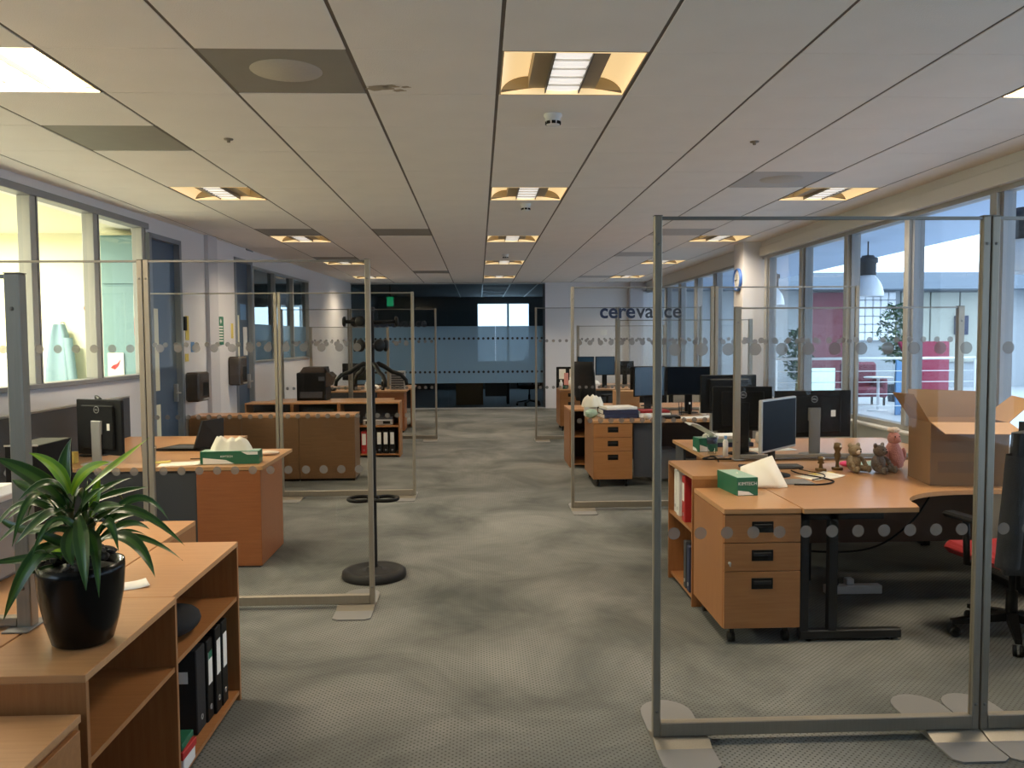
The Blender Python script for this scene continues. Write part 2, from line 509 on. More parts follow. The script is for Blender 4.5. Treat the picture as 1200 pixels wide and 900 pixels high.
# ------------------------------------------------------------------ the setting
TP = 0.675                  # ceiling module
GX, GY = 0.1077, 3.796      # a grid crossing
CZ = 2.920                  # ceiling height
BACK = 19.40                # glazed back wall
def XL(y): return -3.811+0.0455*y
def XR(y): return 3.70+0.0105*y
TL = Matrix.Translation((-3.811, 0, 0)) @ Matrix.Rotation(-math.atan(0.0455), 4, 'Z')   # local x into the room, y along the wall
TR = Matrix.Translation((3.70, 0, 0)) @ Matrix.Rotation(-math.atan(0.0105), 4, 'Z')
def lbox(mb, *a, **k):
    mb.T = TL; mb.box(*a, **k); mb.T = Matrix.Identity(4); return mb
def rbox(mb, *a, **k):
    mb.T = TR; mb.box(*a, **k); mb.T = Matrix.Identity(4); return mb

floor = struct(bx('floor', 'carpet', None, -4.2, -1.5, -0.12, 4.15, BACK+0.1, 0.0))
# ceiling: dark grid backing, every tile a piece of its own
ceiling = struct(bx('ceiling', 'grid', None, -4.2, -1.5, CZ+0.125, 4.15, BACK+0.1, CZ+0.20))
bars = MB()
for i in range(-6, 6):
    x = GX+TP*i
    bars.box(x-0.016, -1.5, CZ+0.004, x+0.016, BACK, CZ+0.022)
for j in range(-7, 24):
    y = GY+TP*j
    if y < BACK: bars.box(-4.1, y-0.012, CZ+0.012, 4.1, y+0.012, CZ+0.024)
bars.build('ceiling_tee', 'grid', ceiling)
LIGHTS = [(i, j) for j in (-5, 0, 5, 10, 15, 20) for i in (-4, 0, 4)]
VENTS_ROUND = {(-2, 0), (3, 4)}
VENTS_PLAIN = {(-4, 2), (-2, 9), (-4, 9), (-2, 18), (3, 13), (-4, 14), (3, 20), (3, 9)}
tile_me = {}
def tile(i, j):
    x0 = GX+TP*i+0.0085; x1 = GX+TP*(i+1)-0.0085
    y0 = GY+TP*j+0.0016; y1 = GY+TP*(j+1)-0.0016
    if i == 5: x1 = 4.1
    if i == -6: x0 = -4.1
    if y1 > BACK: y1 = BACK
    v = i in (5, -6) or y1 == BACK
    if v:
        return bx('ceiling_tile', 'tile', ceiling, x0, y0, CZ, x1, y1, CZ+0.016, bev=0.0015)
    if 'std' not in tile_me:
        w = (TP-0.017)/2; d = (TP-0.0032)/2
        o = bx('ceiling_tile', 'tile', ceiling, -w, -d, 0, w, d, 0.016, bev=0.0015)
        tile_me['std'] = o.data
    else:
        o = bpy.data.objects.new('ceiling_tile', tile_me['std'])
        COL.objects.link(o); o.parent = ceiling
    o.location = ((x0+x1)/2, (y0+y1)/2, CZ + random.choice((0, 0, 0, 0.001)))
    return o
for j in range(-1, 24):
    if GY+TP*j > BACK-0.05: continue
    for i in range(-6, 6):
        if (i, j) in LIGHTS: continue
        if (i, j) in VENTS_ROUND or (i, j) in VENTS_PLAIN:
            x0 = GX+TP*i+0.012; y0 = GY+TP*j+0.006
            near = {(-2, 0): 'grey metal ceiling tile with a round perforated disc near the first row of lamps',
                    (3, 4): 'pale grey ceiling tile with a faint round disc, beside the window-side lamp',
                    (-4, 2): 'plain dark grey metal ceiling tile above the lit lab windows',
                    (-2, 9): 'plain grey ceiling tile in the middle distance, between two lamp columns',
                    (-4, 9): 'dark grey ceiling tile directly in front of a lamp on the lab side',
                    (-2, 18): 'thin grey ceiling tile nearest the dark glazed back wall',
                    (3, 13): 'grey ceiling tile seen above the lettered glass screen',
                    (-4, 14): 'grey ceiling tile in front of the third lamp on the lab side',
                    (3, 20): 'grey ceiling tile by the white back wall',
                    (3, 9): 'grey ceiling tile two rows beyond the disc tile on the window side'}[(i, j)]
            t = thing('ceiling_vent', near, 'ceiling vent', (x0, y0, CZ), group='grey tiles in the ceiling')
            w = TP-0.024; d = TP-0.012
            bx('vent_plate', 'vent_pale' if i > 0 else 'vent', t, 0, 0, 0.002, w, d, 0.016, bev=0.002)
            if (i, j) in VENTS_ROUND:
                MB().lathe([(0.17, 0), (0.165, -0.004), (0.0, -0.004)], 28, cap=False).build('perforated_disc', 'vent_disc', t, (w/2, d*0.45, 0.003))
            continue
        tile(i, j)
for j in range(-7, -1):
    bx('ceiling_tile', 'tile', ceiling, -4.1, GY+TP*j+0.002, CZ, 4.1, GY+TP*(j+1)-0.002, CZ+0.016)

st = MB()
for cx, cy, r in ((-0.50, 4.36, 0.045), (-0.44, 4.33, 0.028), (-0.40, 4.40, 0.022), (-0.36, 4.34, 0.016)):
    st.add([(cx+r*(1+0.25*sin(5*a)+0.2*cos(3*a))*cos(a)*1.5, cy+r*(1+0.25*sin(4*a))*sin(a), CZ-0.0008) for a in [-2*pi*q/16 for q in range(16)]], [tuple(range(16))])
st.build('ceiling_stain', 'stain', ceiling)
# ceiling troffers ---------------------------------------------------
lamp_light = bpy.data.lights.new('troffer_light', 'AREA')
lamp_light.shape = 'RECTANGLE'; lamp_light.size = 0.56; lamp_light.size_y = 0.56
lamp_light.energy = LAMP_W; lamp_light.color = LAMP_COL; lamp_light.spread = radians(135)
def troffer(label, hot=False):
    t = thing('ceiling_light', label, 'ceiling light', group='recessed ceiling lights')
    h = 0.322; d = 0.330; top = 0.105
    hb = MB()
    hb.box(-h-0.004, -d-0.004, top, h+0.004, d+0.004, top+0.006)
    for s in (-1, 1):
        hb.box(s*h, -d, 0.0, s*(h+0.006), d, top)
        hb.box(-h, s*d, 0.0, h, s*(d+0.005), top)
    hb.build('housing', 'baffle', t)
    for s in (-1, 1):
        def fn(u, v, s=s):
            a = u*pi/2
            return (s*(h-0.002-0.150*(1-cos(a))), -d+0.002+2*(d-0.002)*v, 0.002+(top-0.012)*sin(a))
        MB().sheet(fn, 8, 1).build('reflector', 'reflector_hot' if hot else 'reflector', t)
        b = MB(); b.box(s*0.170, -d+0.002, 0.030, s*0.176, d-0.002, top-0.002)
        b.box(s*0.092, -d+0.002, 0.030, s*0.174, d-0.002, 0.036)
        b.build('baffle', 'reflector_hot' if hot else 'baffle', t)
        MB().box(s*0.084, -d+0.004, 0.004, s*0.091, d-0.004, 0.04).build('louvre_rail', 'steel_dark', t)
        e = MB()                                     # arched end plate
        pts = [(-h+0.004, 0.0), (-h+0.004, 0.006)] + [(-h+(2*h)*k/12, 0.006+0.032*sin(pi*k/12)) for k in range(1, 12)] + [(h-0.004, 0.006), (h-0.004, 0.0)]
        vs = [(x, s*(d-0.003), z) for x, z in pts] + [(x, s*(d-0.014), z) for x, z in pts]
        n = len(pts)
        e.add(vs, [tuple(range(n)), tuple(range(2*n-1, n-1, -1))] + [(k, (k+1) % n, (k+1) % n+n, k+n) for k in range(n)])
        e.build('end_plate', 'reflector_hot' if hot else 'reflector', t)
    for k in range(5):                               # perforated lamp shade in five bulging sections
        y0 = -d+0.010+k*(2*d-0.02)/5; y1 = y0+(2*d-0.02)/5
        def fs(u, v, y0=y0, y1=y1):
            return (-0.083+0.166*u, y0+(y1-y0)*v, 0.006+0.010*(1-sin(pi*v))+0.006*(1-sin(pi*u)))
        MB().sheet(fs, 4, 6).build('diffuser', 'glow_hot' if hot else 'glow', t)
        if k: bx('louvre_bar', 'louvre', t, -0.083, y0-0.0022, 0.006, 0.083, y0+0.0022, 0.014)
    lo = bpy.data.objects.new('troffer_light', lamp_light)
    COL.objects.link(lo); lo.parent = t; lo.location = (0, 0, 0.001)
    return t
side_txt = {-4: 'on the lab side', 0: 'over the middle aisle', 4: 'on the window side'}
row_txt = {-5: 'behind the viewpoint', 0: 'in the nearest visible row', 5: 'in the second row', 10: 'in the third row', 15: 'in the fourth row', 20: 'in the row by the back wall'}
proto = {}
for (i, j) in LIGHTS:
    hot = (i, j) in ((-4, 0), (4, 0))
    lab = ('dazzling white' if hot else 'square cream')+' recessed ceiling light '+side_txt[i]+' '+row_txt[j]
    if hot in proto:
        t = copy_tree(proto[hot]); t['label'] = lab
    else:
        t = troffer(lab, hot); proto[hot] = t
    t.location = (GX+TP*(i+0.5), GY+TP*(j+0.5), CZ)

# smoke detectors
for k, (x, y, lab) in enumerate(((0.435, 4.85, 'white smoke detector with dark slots, nearest one on the ceiling'),
                                 (0.458, 8.05, 'small white smoke detector just past the second aisle light'),
                                 (0.42, 12.86, 'tiny smoke detector before the fourth aisle light'))):
    t = thing('smoke_detector', lab, 'smoke detector', (x, y, CZ), group='smoke detectors along the aisle')
    MB().lathe([(0.052, 0), (0.052, -0.012), (0.045, -0.018), (0.044, -0.038), (0.0, -0.038)], 20, cap=False).build('base', 'white', t)
    MB().lathe([(0.043, -0.038), (0.038, -0.060), (0.024, -0.066), (0.0, -0.066)], 20, cap=False).build('sensor_head', 'white', t)
    sl = MB()
    for a in range(8):
        c, s_ = cos(a*pi/4), sin(a*pi/4)
        sl.T = Matrix.Rotation(a*pi/4, 4, 'Z')
        sl.box(0.036, -0.011, -0.058, 0.0445, 0.011, -0.042)
    sl.T = Matrix.Identity(4)
    sl.build('slots', 'black', t)
for x, y, lab in ((-1.58, 5.47, 'flush sprinkler rosette in the ceiling on the lab side'), (1.815, 5.49, 'flush sprinkler rosette in the ceiling on the window side')):
    o = MB().lathe([(0.03, 0), (0.028, -0.006), (0.012, -0.008), (0.01, -0.022), (0, -0.022)], 16, cap=False).build('sprinkler', 'steel', None, (x, y, CZ))
    tag(o, lab, 'sprinkler', 'ceiling sprinklers')

# ---------------- wall on the lab side -------------------------------
wl = MB()
lbox(wl, -0.14, -1.5, 0, 0, 8.86, 1.262)                 # below the lab glazing
lbox(wl, -0.14, -1.5, 2.845, 0, 9.70, CZ+0.12)
lbox(wl, -0.14, 8.80, 2.755, 0, 9.70, 2.845)           # fascia over glazing and door
lbox(wl, -0.14, 9.70, 0, 0, 11.50, CZ+0.12)
lbox(wl, -0.14, 11.50, 2.76, 0, 12.26, CZ+0.12)
lbox(wl, -0.14, 12.26, 2.70, 0, 15.52, CZ+0.12)
lbox(wl, -0.14, 12.26, 0, 0, 15.52, 1.30)
lbox(wl, -0.14, 15.52, 0, 0, BACK+0.1, CZ+0.12)
wall_left = struct(wl.build('wall_left', 'wall'))
struct(lbox(MB(), 0, 10.43, 0, 0.05, 10.74, CZ).build('trim_1', 'walllow'))       # pilaster
struct(lbox(MB(), 0.0, -1.5, 0, 0.012, 8.8, 0.10).build('baseboard_left', 'skirting'))
# lab glazing
win = lbox(MB(), -0.11, -1.5, 1.262, 0.03, 8.86, 1.302, bev=0.004).build('window_1', 'grey_frame')
struct(win)
lbox(MB(), -0.11, -1.5, 2.785, 0.02, 8.86, 2.845, bev=0.004).build('window_head', 'grey_frame', win)
for y0, y1 in ((6.71-0.98*5, 6.86-0.98*5), (6.71-0.98*4, 6.86-0.98*4), (6.71-0.98*3, 6.86-0.98*3), (6.71-0.98*2, 6.86-0.98*2), (5.73, 5.88), (6.71, 6.86), (7.69, 7.84), (8.67, 8.80)):
    lbox(MB(), -0.10, y0+0.05, 1.302, 0.005, y1-0.02, 2.785, bev=0.004).build('mullion', 'alu', win)
    lbox(MB(), -0.10, y1-0.018, 1.302, 0.010, y1, 2.785).build('mullion_edge', 'grey_frame', win)
for k in range(-4, 4):
    y0 = 6.86+0.98*(k-2)
    lbox(MB(), -0.055, y0, 1.302, -0.047, y0+0.86, 2.785).build('pane', 'win_glass', win)
# blue doors
def left_door(n, y0, y1, top, lab):
    d = struct(lbox(MB(), -0.10, y0, 0, -0.05, y1, top-0.04).build(n, 'blue_door'))
    fr = MB()
    lbox(fr, -0.12, y0-0.005, 0, 0.015, y0+0.055, top); lbox(fr, -0.12, y1-0.055, 0, 0.015, y1+0.005, top); lbox(fr, -0.12, y0, top-0.05, 0.015, y1, top)
    fr.build('door_frame', 'blue_trim', d)
    lbox(MB(), -0.052, y0+0.10, 1.10, -0.046, y0+0.30, 1.98).build('vision_panel', 'lab_wall', d)  # opaque cream colour stands in for the light behind the pane
    h = MB(); h.T = TL
    h.box(-0.05, y1-0.16, 0.95, -0.005, y1-0.12, 1.15, bev=0.004)
    h.tube([(-0.02, y1-0.14, 1.05), (0.02, y1-0.14, 1.05), (0.02, y1-0.26, 1.05)], 0.011)
    h.build('door_handle', 'silver', d)
    return d
d1 = left_door('door_1', 8.87, 9.69, 2.76, '')
lbox(MB(), -0.052, 8.97, 0.55, -0.046, 9.17, 0.95).build('vision_panel', 'lab_wall', d1)  # lab light in the lower pane, likewise as cream colour
d2 = left_door('door_2', 11.50, 12.25, 2.76, '')
lbox(MB(), -0.050, 11.86, 1.92, -0.044, 12.10, 2.14).build('vision_panel', 'atr_blue', d2)  # blue light behind this pane put into an opaque colour
lbox(MB(), -0.050, 11.97, 1.42, -0.044, 12.13, 1.82).build('notice', 'paper', d2)
# glazed office front further along
w2 = struct(lbox(MB(), -0.11, 12.26, 1.30, 0.02, 15.52, 1.335, bev=0.004).build('window_2', 'alu'))
lbox(MB(), -0.11, 12.26, 2.67, 0.02, 15.52, 2.70).build('window_head', 'alu', w2)
for y in (12.27, 13.35, 14.42, 15.48):
    lbox(MB(), -0.10, y, 1.335, 0.01, y+0.05, 2.67).build('mullion', 'alu', w2)
for y in (12.32, 13.40, 14.47):
    lbox(MB(), -0.055, y, 1.87, -0.047, y+1.03, 2.67).build('pane', 'dark_glass', w2)
    lbox(MB(), -0.055, y, 1.335, -0.047, y+1.03, 1.87).build('frosted_pane', 'frost', w2)

# signs and dispensers on that wall
def wallplate(name, lab, cat, y, z, w, h, m, thick=0.006):
    o = MB().box(0, -w/2, -h/2, thick, w/2, h/2, bev=0.001).build(name, m, None, TL @ Vector((0.0005, y, z)), -math.atan(0.0455))
    return tag(o, lab, cat)
o = wallplate('safety_sign', 'tall green sign with a white cross and lines of text on the white wall', 'sign', 10.93, 1.76, 0.20, 0.36, 'sign_green')
sg = MB(); sg.box(0.006, -0.012, 0.09, 0.007, 0.012, 0.15); sg.box(0.006, -0.03, 0.108, 0.007, 0.03, 0.132)
for k in range(6): sg.box(0.006, -0.07, 0.04-k*0.036, 0.007, 0.07, 0.058-k*0.036)
sg.build('sign_marks', 'paper', o)
o = wallplate('warning_notice', 'small yellow warning notice next to the first blue door', 'sign', 9.83, 1.78, 0.10, 0.28, 'yellow')
o = wallplate('warning_label', 'little yellow square label below the blue square sign', 'sign', 9.80, 1.44, 0.10, 0.09, 'yellow')
o = wallplate('blue_sign', 'small square blue sign on the wall beside the first blue door', 'sign', 9.98, 1.56, 0.10, 0.12, 'atr_blue')
o = wallplate('key_switch', 'slim black access reader on the wall beside the first blue door', 'access reader', 9.74, 1.83, 0.05, 0.16, 'black', 0.03)
o = wallplate('wall_notice', 'small yellow notice between the green sign and the second blue door', 'sign', 11.36, 1.76, 0.08, 0.20, 'yellow')
def dispenser(y, z, w, h, lab):
    t = thing('towel_dispenser', lab, 'dispenser', TL @ Vector((0.0, y, z)), -math.atan(0.0455), 'dark dispensers on the white wall')
    bx('case', 'dispenser', t, 0.001, -w/2, 0.0, 0.16, w/2, h, bev=0.02)
    bx('window', 'black', t, 0.155, -w*0.12, 0.06, 0.163, w*0.38, h*0.65, bev=0.01)
    bx('lever', 'silver', t, 0.155, -w*0.1, 0.015, 0.175, w*0.35, 0.035, bev=0.004)
dispenser(9.90, 0.93, 0.34, 0.34, 'dark brown wall dispenser beside the first blue door')
dispenser(11.32, 1.04, 0.30, 0.38, 'dark brown wall dispenser just before the second blue door')

# ---------------- lab behind that wall -------------------------------
lab = MB()
lab.box(-7.4, 1.0, 0, -7.3, 10.4, 2.95)
lab.box(-7.4, 10.3, 0, -3.50, 10.4, 2.95)
lab.box(-7.4, 0.9, 0, -3.95, 1.0, 2.95)
lab.box(-7.4, 0.9, 2.925, -3.36, 10.4, 3.0)
struct(lab.build('wall_lab', 'lab_wall'))
struct(bx('floor_lab', 'atr_floor', None, -7.4, 0.9, -0.1, -4.2, 10.4, -0.001))
for k, (x, y) in enumerate(((-5.6, 3.2), (-5.6, 6.0), (-5.6, 8.8))):
    t = thing('lab_light', ('long bright ceiling light in the lab near the viewpoint', 'long bright ceiling light in the middle of the lab', 'long bright ceiling light at the far end of the lab')[k], 'ceiling light', (x, y, 2.92), group='lab ceiling lights')
    bx('housing', 'white', t, -0.6, -0.16, -0.05, 0.6, 0.16, -0.001, bev=0.01)
    bx('diffuser', 'tube', t, -0.57, -0.14, -0.06, 0.57, 0.14, -0.048)
    li = bpy.data.lights.new('lab_lamp', 'AREA'); li.shape = 'RECTANGLE'; li.size = 1.1; li.size_y = 0.25
    li.energy = LAB_W; li.color = (1.0, 0.93, 0.72)
    lo = bpy.data.objects.new('lab_lamp', li); COL.objects.link(lo); lo.parent = t; lo.location = (0, 0, -0.07)
def lab_coat(lab_txt, x, z1, z0, w, m):
    t = thing('lab_coat', lab_txt, 'lab coat', (x, 10.16, z0), group='coats on the lab wall')
    H = z1-z0
    def fn(u, v):
        a = 2*pi*u
        r = w*(0.13+0.36*(1-v)**0.6*0.9)+0.02*sin(5*a+3*v)*(1-v)
        return (r*cos(a), min(0.09+0.0*v, 0.42*r*sin(a)+0.03*cos(4*a)), H*v)
    MB().sheet(fn, 26, 10).build('garment', m, t)
    def sl(u, v):
        a = 2*pi*u
        return (w*(0.28+0.12*(1-v))+0.05*cos(a), 0.05*sin(a)-0.05, H*(0.25+0.6*v))
    MB().sheet(sl, 10, 6).build('sleeve', m, t)
    MB().tube([(0, 0.13, H+0.02), (0, 0.06, H+0.02), (0, 0.03, H-0.03)], 0.008).build('hook', 'silver', t)
lab_coat('pale blue lab coat hanging on the lab wall behind the glazing', -4.98, 1.84, 0.75, 0.46, 'coat_blue')
lab_coat('white lab coat hanging beside the pale blue one in the lab', -5.52, 1.66, 0.7, 0.30, 'coat_white')
t = thing('lab_locker', 'tall pale teal locker in the lab next to the hanging coats', 'locker', (-4.30, 9.78, 0))
bx('body', 'lab_blue', t, 0, 0, 0.002, 0.62, 0.50, 2.84, bev=0.004)
bx('door', 'lab_blue', t, 0.02, -0.02, 0.06, 0.60, -0.001, 2.26, bev=0.003)
bx('door', 'lab_blue', t, 0.02, -0.02, 2.29, 0.60, -0.001, 2.82, bev=0.003)
o = bx('lab_poster', 'paper', None, -4.24, 9.745, 1.22, -4.06, 9.752, 1.50)
tag(o, 'white poster with a red curved shape taped to the teal locker', 'poster')
rp = MB(); rp.prism([(0, 0), (0.05, -0.02), (0.09, 0.02), (0.12, 0.10), (0.08, 0.05), (0.03, 0.03)], 0, 0.002)
r_ = rp.build('printed_shape', 'red', o); r_.location = (-4.21, 9.744, 1.33); r_.rotation_euler = (pi/2, 0, 0)
o = MB().lathe([(0.05, 0), (0.05, 0.01), (0, 0.012)], 18, cap=False).build('red_dot', 'red', None, (-4.69, 10.299, 2.03)); o.rotation_euler = (pi/2, 0, 0)
tag(o, 'small round red sticker on the lab wall', 'sticker')
o = bx('notice_board', 'paper', None, -3.93, 9.745, 1.70, -3.85, 9.76, 2.15); tag(o, 'tall white and orange notice on the teal locker', 'notice')
bx('orange_band', 'red', o, -3.93, 9.742, 1.70, -3.85, 9.746, 1.90)

# ---------------- office behind the far glazing on that side ---------
of = MB()
of.box(-8.0, 12.0, 0, -7.9, 19.4, 2.95); of.box(-8.0, 11.9, 0, -3.40, 12.0, 2.95)
of.box(-8.0, 12.0, 2.9, -3.25, 19.5, 3.0)
of.box(-8.0, 19.4, 0, -5.30, 19.5, 2.95); of.box(-4.10, 19.4, 0, -3.06, 19.5, 2.95)
of.box(-5.30, 19.4, 0, -4.10, 19.5, 1.62); of.box(-5.30, 19.4, 2.38, -4.10, 19.5, 2.95)
of.box(-4.72, 19.4, 1.62, -4.66, 19.5, 2.38)
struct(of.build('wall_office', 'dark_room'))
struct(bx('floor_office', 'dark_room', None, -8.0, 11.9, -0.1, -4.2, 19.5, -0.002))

# ---------------- back wall ------------------------------------------
GX0, GX1 = -2.93, 1.545
wb = MB()
wb.box(GX1, BACK, 0, 4.15, BACK+0.14, CZ+0.12)
wb.box(-3.2, BACK, 0, GX0, BACK+0.14, CZ+0.12)
wall_back = struct(wb.build('wall_back', 'wall'))
struct(bx('trim_2', 'walllow', None, 3.50, BACK-0.16, 0, 3.80, BACK, CZ))
w3 = struct(bx('window_3', 'alu', None, GX0, BACK, 0, GX1, BACK+0.1, 0.03))
bx('window_head', 'alu', w3, GX0, BACK, CZ-0.03, GX1, BACK+0.1, CZ+0.12)
bx('window_jamb', 'charcoal', w3, GX1-0.05, BACK-0.01, 0.03, GX1, BACK+0.1, CZ-0.03)
npan = 4
pw = (GX1-0.05-GX0)/npan
for k in range(npan):
    x0 = GX0+k*pw+0.0005; x1 = x0+pw-0.001
    bx('pane', 'dark_glass', w3, x0, BACK+0.045, 0.03, x1, BACK+0.057, 0.60)
    bx('pane', 'dark_glass', w3, x0, BACK+0.045, 1.92, x1, BACK+0.057, CZ-0.03)
    bx('frosted_pane', 'frost', w3, x0, BACK+0.045, 0.60, x1, BACK+0.057, 1.92)
dd = MB()
for z in (1.635, 0.86):
    x = GX0+0.10
    while x < GX1-0.08:
        dd.disc(x, z, BACK+0.043, 0.029, 12); x += 0.113
dd.build('dots', 'dark_dot', w3)['kind'] = 'stuff'
# meeting room behind the glass
rb = MB()
rb.box(-3.3, BACK+0.15, 0, -3.2, 27.1, 3.0); rb.box(4.2, BACK+0.15, 0, 4.3, 27.1, 3.0)
rb.box(-3.3, 27.0, 0, -0.02, 27.1, 3.0); rb.box(1.62, 27.0, 0, 4.3, 27.1, 3.0)
rb.box(-0.02, 27.0, 0, 1.62, 27.1, 0.9); rb.box(-0.02, 27.0, 2.74, 1.62, 27.1, 3.0)
rb.box(-3.3, BACK+0.15, 2.96, 4.3, 27.1, 3.05)
rb.box(1.9, 21.0, 0, 4.2, 21.1, 2.96)
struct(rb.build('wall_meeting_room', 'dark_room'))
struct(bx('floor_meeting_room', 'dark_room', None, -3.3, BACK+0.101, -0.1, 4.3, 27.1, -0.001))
struct(bx('trim_3', 'rail', None, 0.92, 26.98, 0.9, 0.98, 27.08, 2.74))
gb = MB()
for i in (-1, 0, 1, 2): gb.box(GX+TP*i-0.012, BACK+0.2, 2.945, GX+TP*i+0.012, 26.9, 2.96)
for y in (20.6, 22.0, 23.6, 25.0): gb.box(GX, y, 2.946, GX+TP, y+0.03, 2.96)
struct(gb.build('trim_4', 'rail'))
t = thing('exit_sign', 'small green illuminated exit sign in the dark room behind the glass', 'exit sign', (-2.15, 20.6, 2.43))
bx('panel', 'exit_green', t, -0.08, -0.015, 0, 0.08, 0.015, 0.23, bev=0.004)
bx('hanger', 'black', t, -0.01, -0.01, 0.23, 0.01, 0.01, 0.53)
t = thing('meeting_table', 'beech table with a solid end behind the frosted glass', 'table', (0.15, 20.6, 0))
bx('tabletop', 'beech_top', t, -0.75, 0, 0.70, 0.62, 0.9, 0.73, bev=0.003)
bx('end_panel', 'beech_up', t, -0.72, 0.03, 0.002, -0.05, 0.06, 0.70)
bx('modesty_panel', 'charcoal', t, 0.0, 0.08, 0.2, 0.55, 0.10, 0.68)
bx('leg', 'charcoal_metal', t, 0.54, 0.12, 0.002, 0.60, 0.85, 0.70)
# ---------------- window wall ----------------------------------------
wr = MB()
rbox(wr, 0, -1.5, 0, 0.16, BACK+0.1, 0.775)
rbox(wr, 0, -1.5, 2.72, 0.16, BACK+0.1, CZ+0.12)
wall_right = struct(wr.build('wall_right', 'cream'))
struct(rbox(MB(), -0.06, -1.5, 0.775, 0.17, 11.2, 0.80, bev=0.004).build('trim_5', 'cream'))
struct(rbox(MB(), -0.035, -1.5, 2.72, 0.0, 11.2, 2.84, bev=0.004).build('trim_6', 'cream'))
struct(bx('pillar', 'wall', None, 3.57, 11.22, 0, 3.95, 11.62, CZ))
w4 = struct(rbox(MB(), 0.02, -1.5, 0.80, 0.13, BACK, 0.845, bev=0.004).build('window_4', 'alu'))
rbox(MB(), 0.02, -1.5, 2.68, 0.13, BACK, 2.72).build('window_head', 'alu', w4)
ys = [5.93-1.263*k for k in range(0, 6)] + [7.19, 8.45, 9.70, 10.95, 12.25, 13.5, 14.75, 16.0, 17.25, 18.5]
for y in sorted(ys):
    rbox(MB(), 0.0, y+0.06, 0.845, 0.14, y+0.145, 2.68, bev=0.004).build('mullion', 'alu', w4)
    rbox(MB(), 0.03, y+0.02, 0.845, 0.12, y+0.058, 2.68).build('mullion_edge', 'grey_frame', w4)
ys = sorted(ys)
for a, b in zip(ys[:-1], ys[1:]):
    rbox(MB(), 0.06, a+0.147, 0.845, 0.075, b+0.018, 2.68).build('pane', 'win_glass', w4)
rbox(MB(), 0.06, ys[-1]+0.147, 0.845, 0.075, BACK-0.02, 2.68).build('pane', 'win_glass', w4)
# wall behind the viewpoint
struct(bx('wall_front', 'dark_room', None, -4.2, -1.6, 0, 4.2, -1.5, CZ+0.2))
# clock on the pillar
t = thing('wall_clock', 'round wall clock with a bright blue rim on the white pillar', 'clock', (3.57, 11.40, 2.42))
def yz(mb):
    mb.T = Matrix.Rotation(-pi/2, 4, 'Y'); return mb
yz(MB()).lathe([(0.155, 0), (0.160, 0.02), (0.150, 0.04), (0.135, 0.038), (0.135, 0.0)], 28, cap=False).build('rim', 'clock_blue', t)
yz(MB()).lathe([(0.136, 0.022), (0.0, 0.023)], 28, cap=False).build('face', 'white', t)
h = MB(); h.box(-0.027, -0.004, 0.0, -0.024, 0.004, 0.075); h.box(-0.029, 0, -0.005, -0.026, 0.10, 0.005); h.build('hands', 'black', t)
o = bx('door_notice', 'paper', None, 2.83, BACK-0.008, 1.70, 2.99, BACK-0.001, 1.82); tag(o, 'small grey notice on the white back wall', 'sign')

# ---------------- atrium beyond the window wall ----------------------
struct(bx('floor_atrium', 'atr_floor', None, 4.15, -3, -0.12, 22, 27, -0.002))
sl = MB()
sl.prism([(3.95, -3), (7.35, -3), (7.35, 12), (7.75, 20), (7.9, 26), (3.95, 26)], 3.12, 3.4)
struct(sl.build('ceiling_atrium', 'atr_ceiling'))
fw = MB()
fw.box(4.0, 26.0, 0, 22, 26.2, 3.12)
struct(bx('trim_atrium', 'atr_fascia', None, 4.0, 25.0, 3.06, 22, 26.2, 3.56))
struct(fw.build('wall_atrium', 'atr_wall'))
struct(bx('wall_atrium_side', 'atr_wall', None, 22, -3, 0, 22.2, 26, 3.5))
# glass-block window: every block its own piece
gbw = struct(bx('window_5', 'atr_wall', None, 11.85, 25.93, 1.46, 13.15, 25.999, 3.04))
first = None
for i in range(5):
    for j in range(6):
        x = 11.89+i*0.246; z = 1.50+j*0.255
        if first is None:
            first = bx('glass_block', 'enamel', gbw, 0, 0, 0, 0.225, 0.05, 0.232, bev=0.02); o = first
        else:
            o = bpy.data.objects.new('glass_block', first.data); COL.objects.link(o); o.parent = gbw
        o.location = (x, 25.87, z)
p = struct(bx('wall_atrium_panel', 'atr_red', None, 10.15, 25.85, 0, 11.75, 25.99, 3.0))
for k, x in enumerate((13.3, 14.25, 15.2)):
    pn = struct(bx('trim_%d' % (10+k), 'atr_cream', None, x, 25.9, 0.8, x+0.9, 25.99, 3.0, bev=0.01))
o = bx('wall_screen', 'atr_red', None, 14.98, 25.75, 1.66, 15.38, 25.88, 2.26, bev=0.01); o.data.materials[0] = M['navy']
tag(o, 'dark picture panel on the far atrium wall', 'picture')
struct(bx('pillar_atrium', 'grey_frame', None, 9.3, 14.6, 0, 9.5, 14.8, 3.1))
# pendant bell lamps
def pendant(x, y, lab):
    t = thing('pendant_lamp', lab, 'pendant lamp', (x, y, 2.26), group='bell lamps in the atrium')
    MB().lathe([(0.24, 0.0), (0.238, 0.02), (0.232, 0.08), (0.215, 0.15), (0.185, 0.22), (0.145, 0.28), (0.115, 0.31), (0.11, 0.33)], 28, cap=False).build('shade', 'enamel', t, solid=0.006)
    MB().lathe([(0.11, 0.33), (0.125, 0.335), (0.125, 0.52), (0.15, 0.525), (0.15, 0.60), (0.10, 0.61), (0.09, 0.64), (0.02, 0.65)], 20).build('gear_housing', 'charcoal', t)
    MB().tube([(0, 0, 0.64), (0, 0, 0.86)], 0.012).build('rod', 'charcoal', t)
    MB().ball((0, 0, 0.18), 0.06, 0.06, 0.10).build('bulb', 'enamel', t)
pendant(6.12, 13.0, 'white bell pendant lamp with a black top, in front of the glass blocks')
pendant(5.42, 8.15, 'white bell pendant lamp cut by the edge of the view')
pendant(5.80, 16.4, 'smaller white bell pendant lamp next to the white pillar')
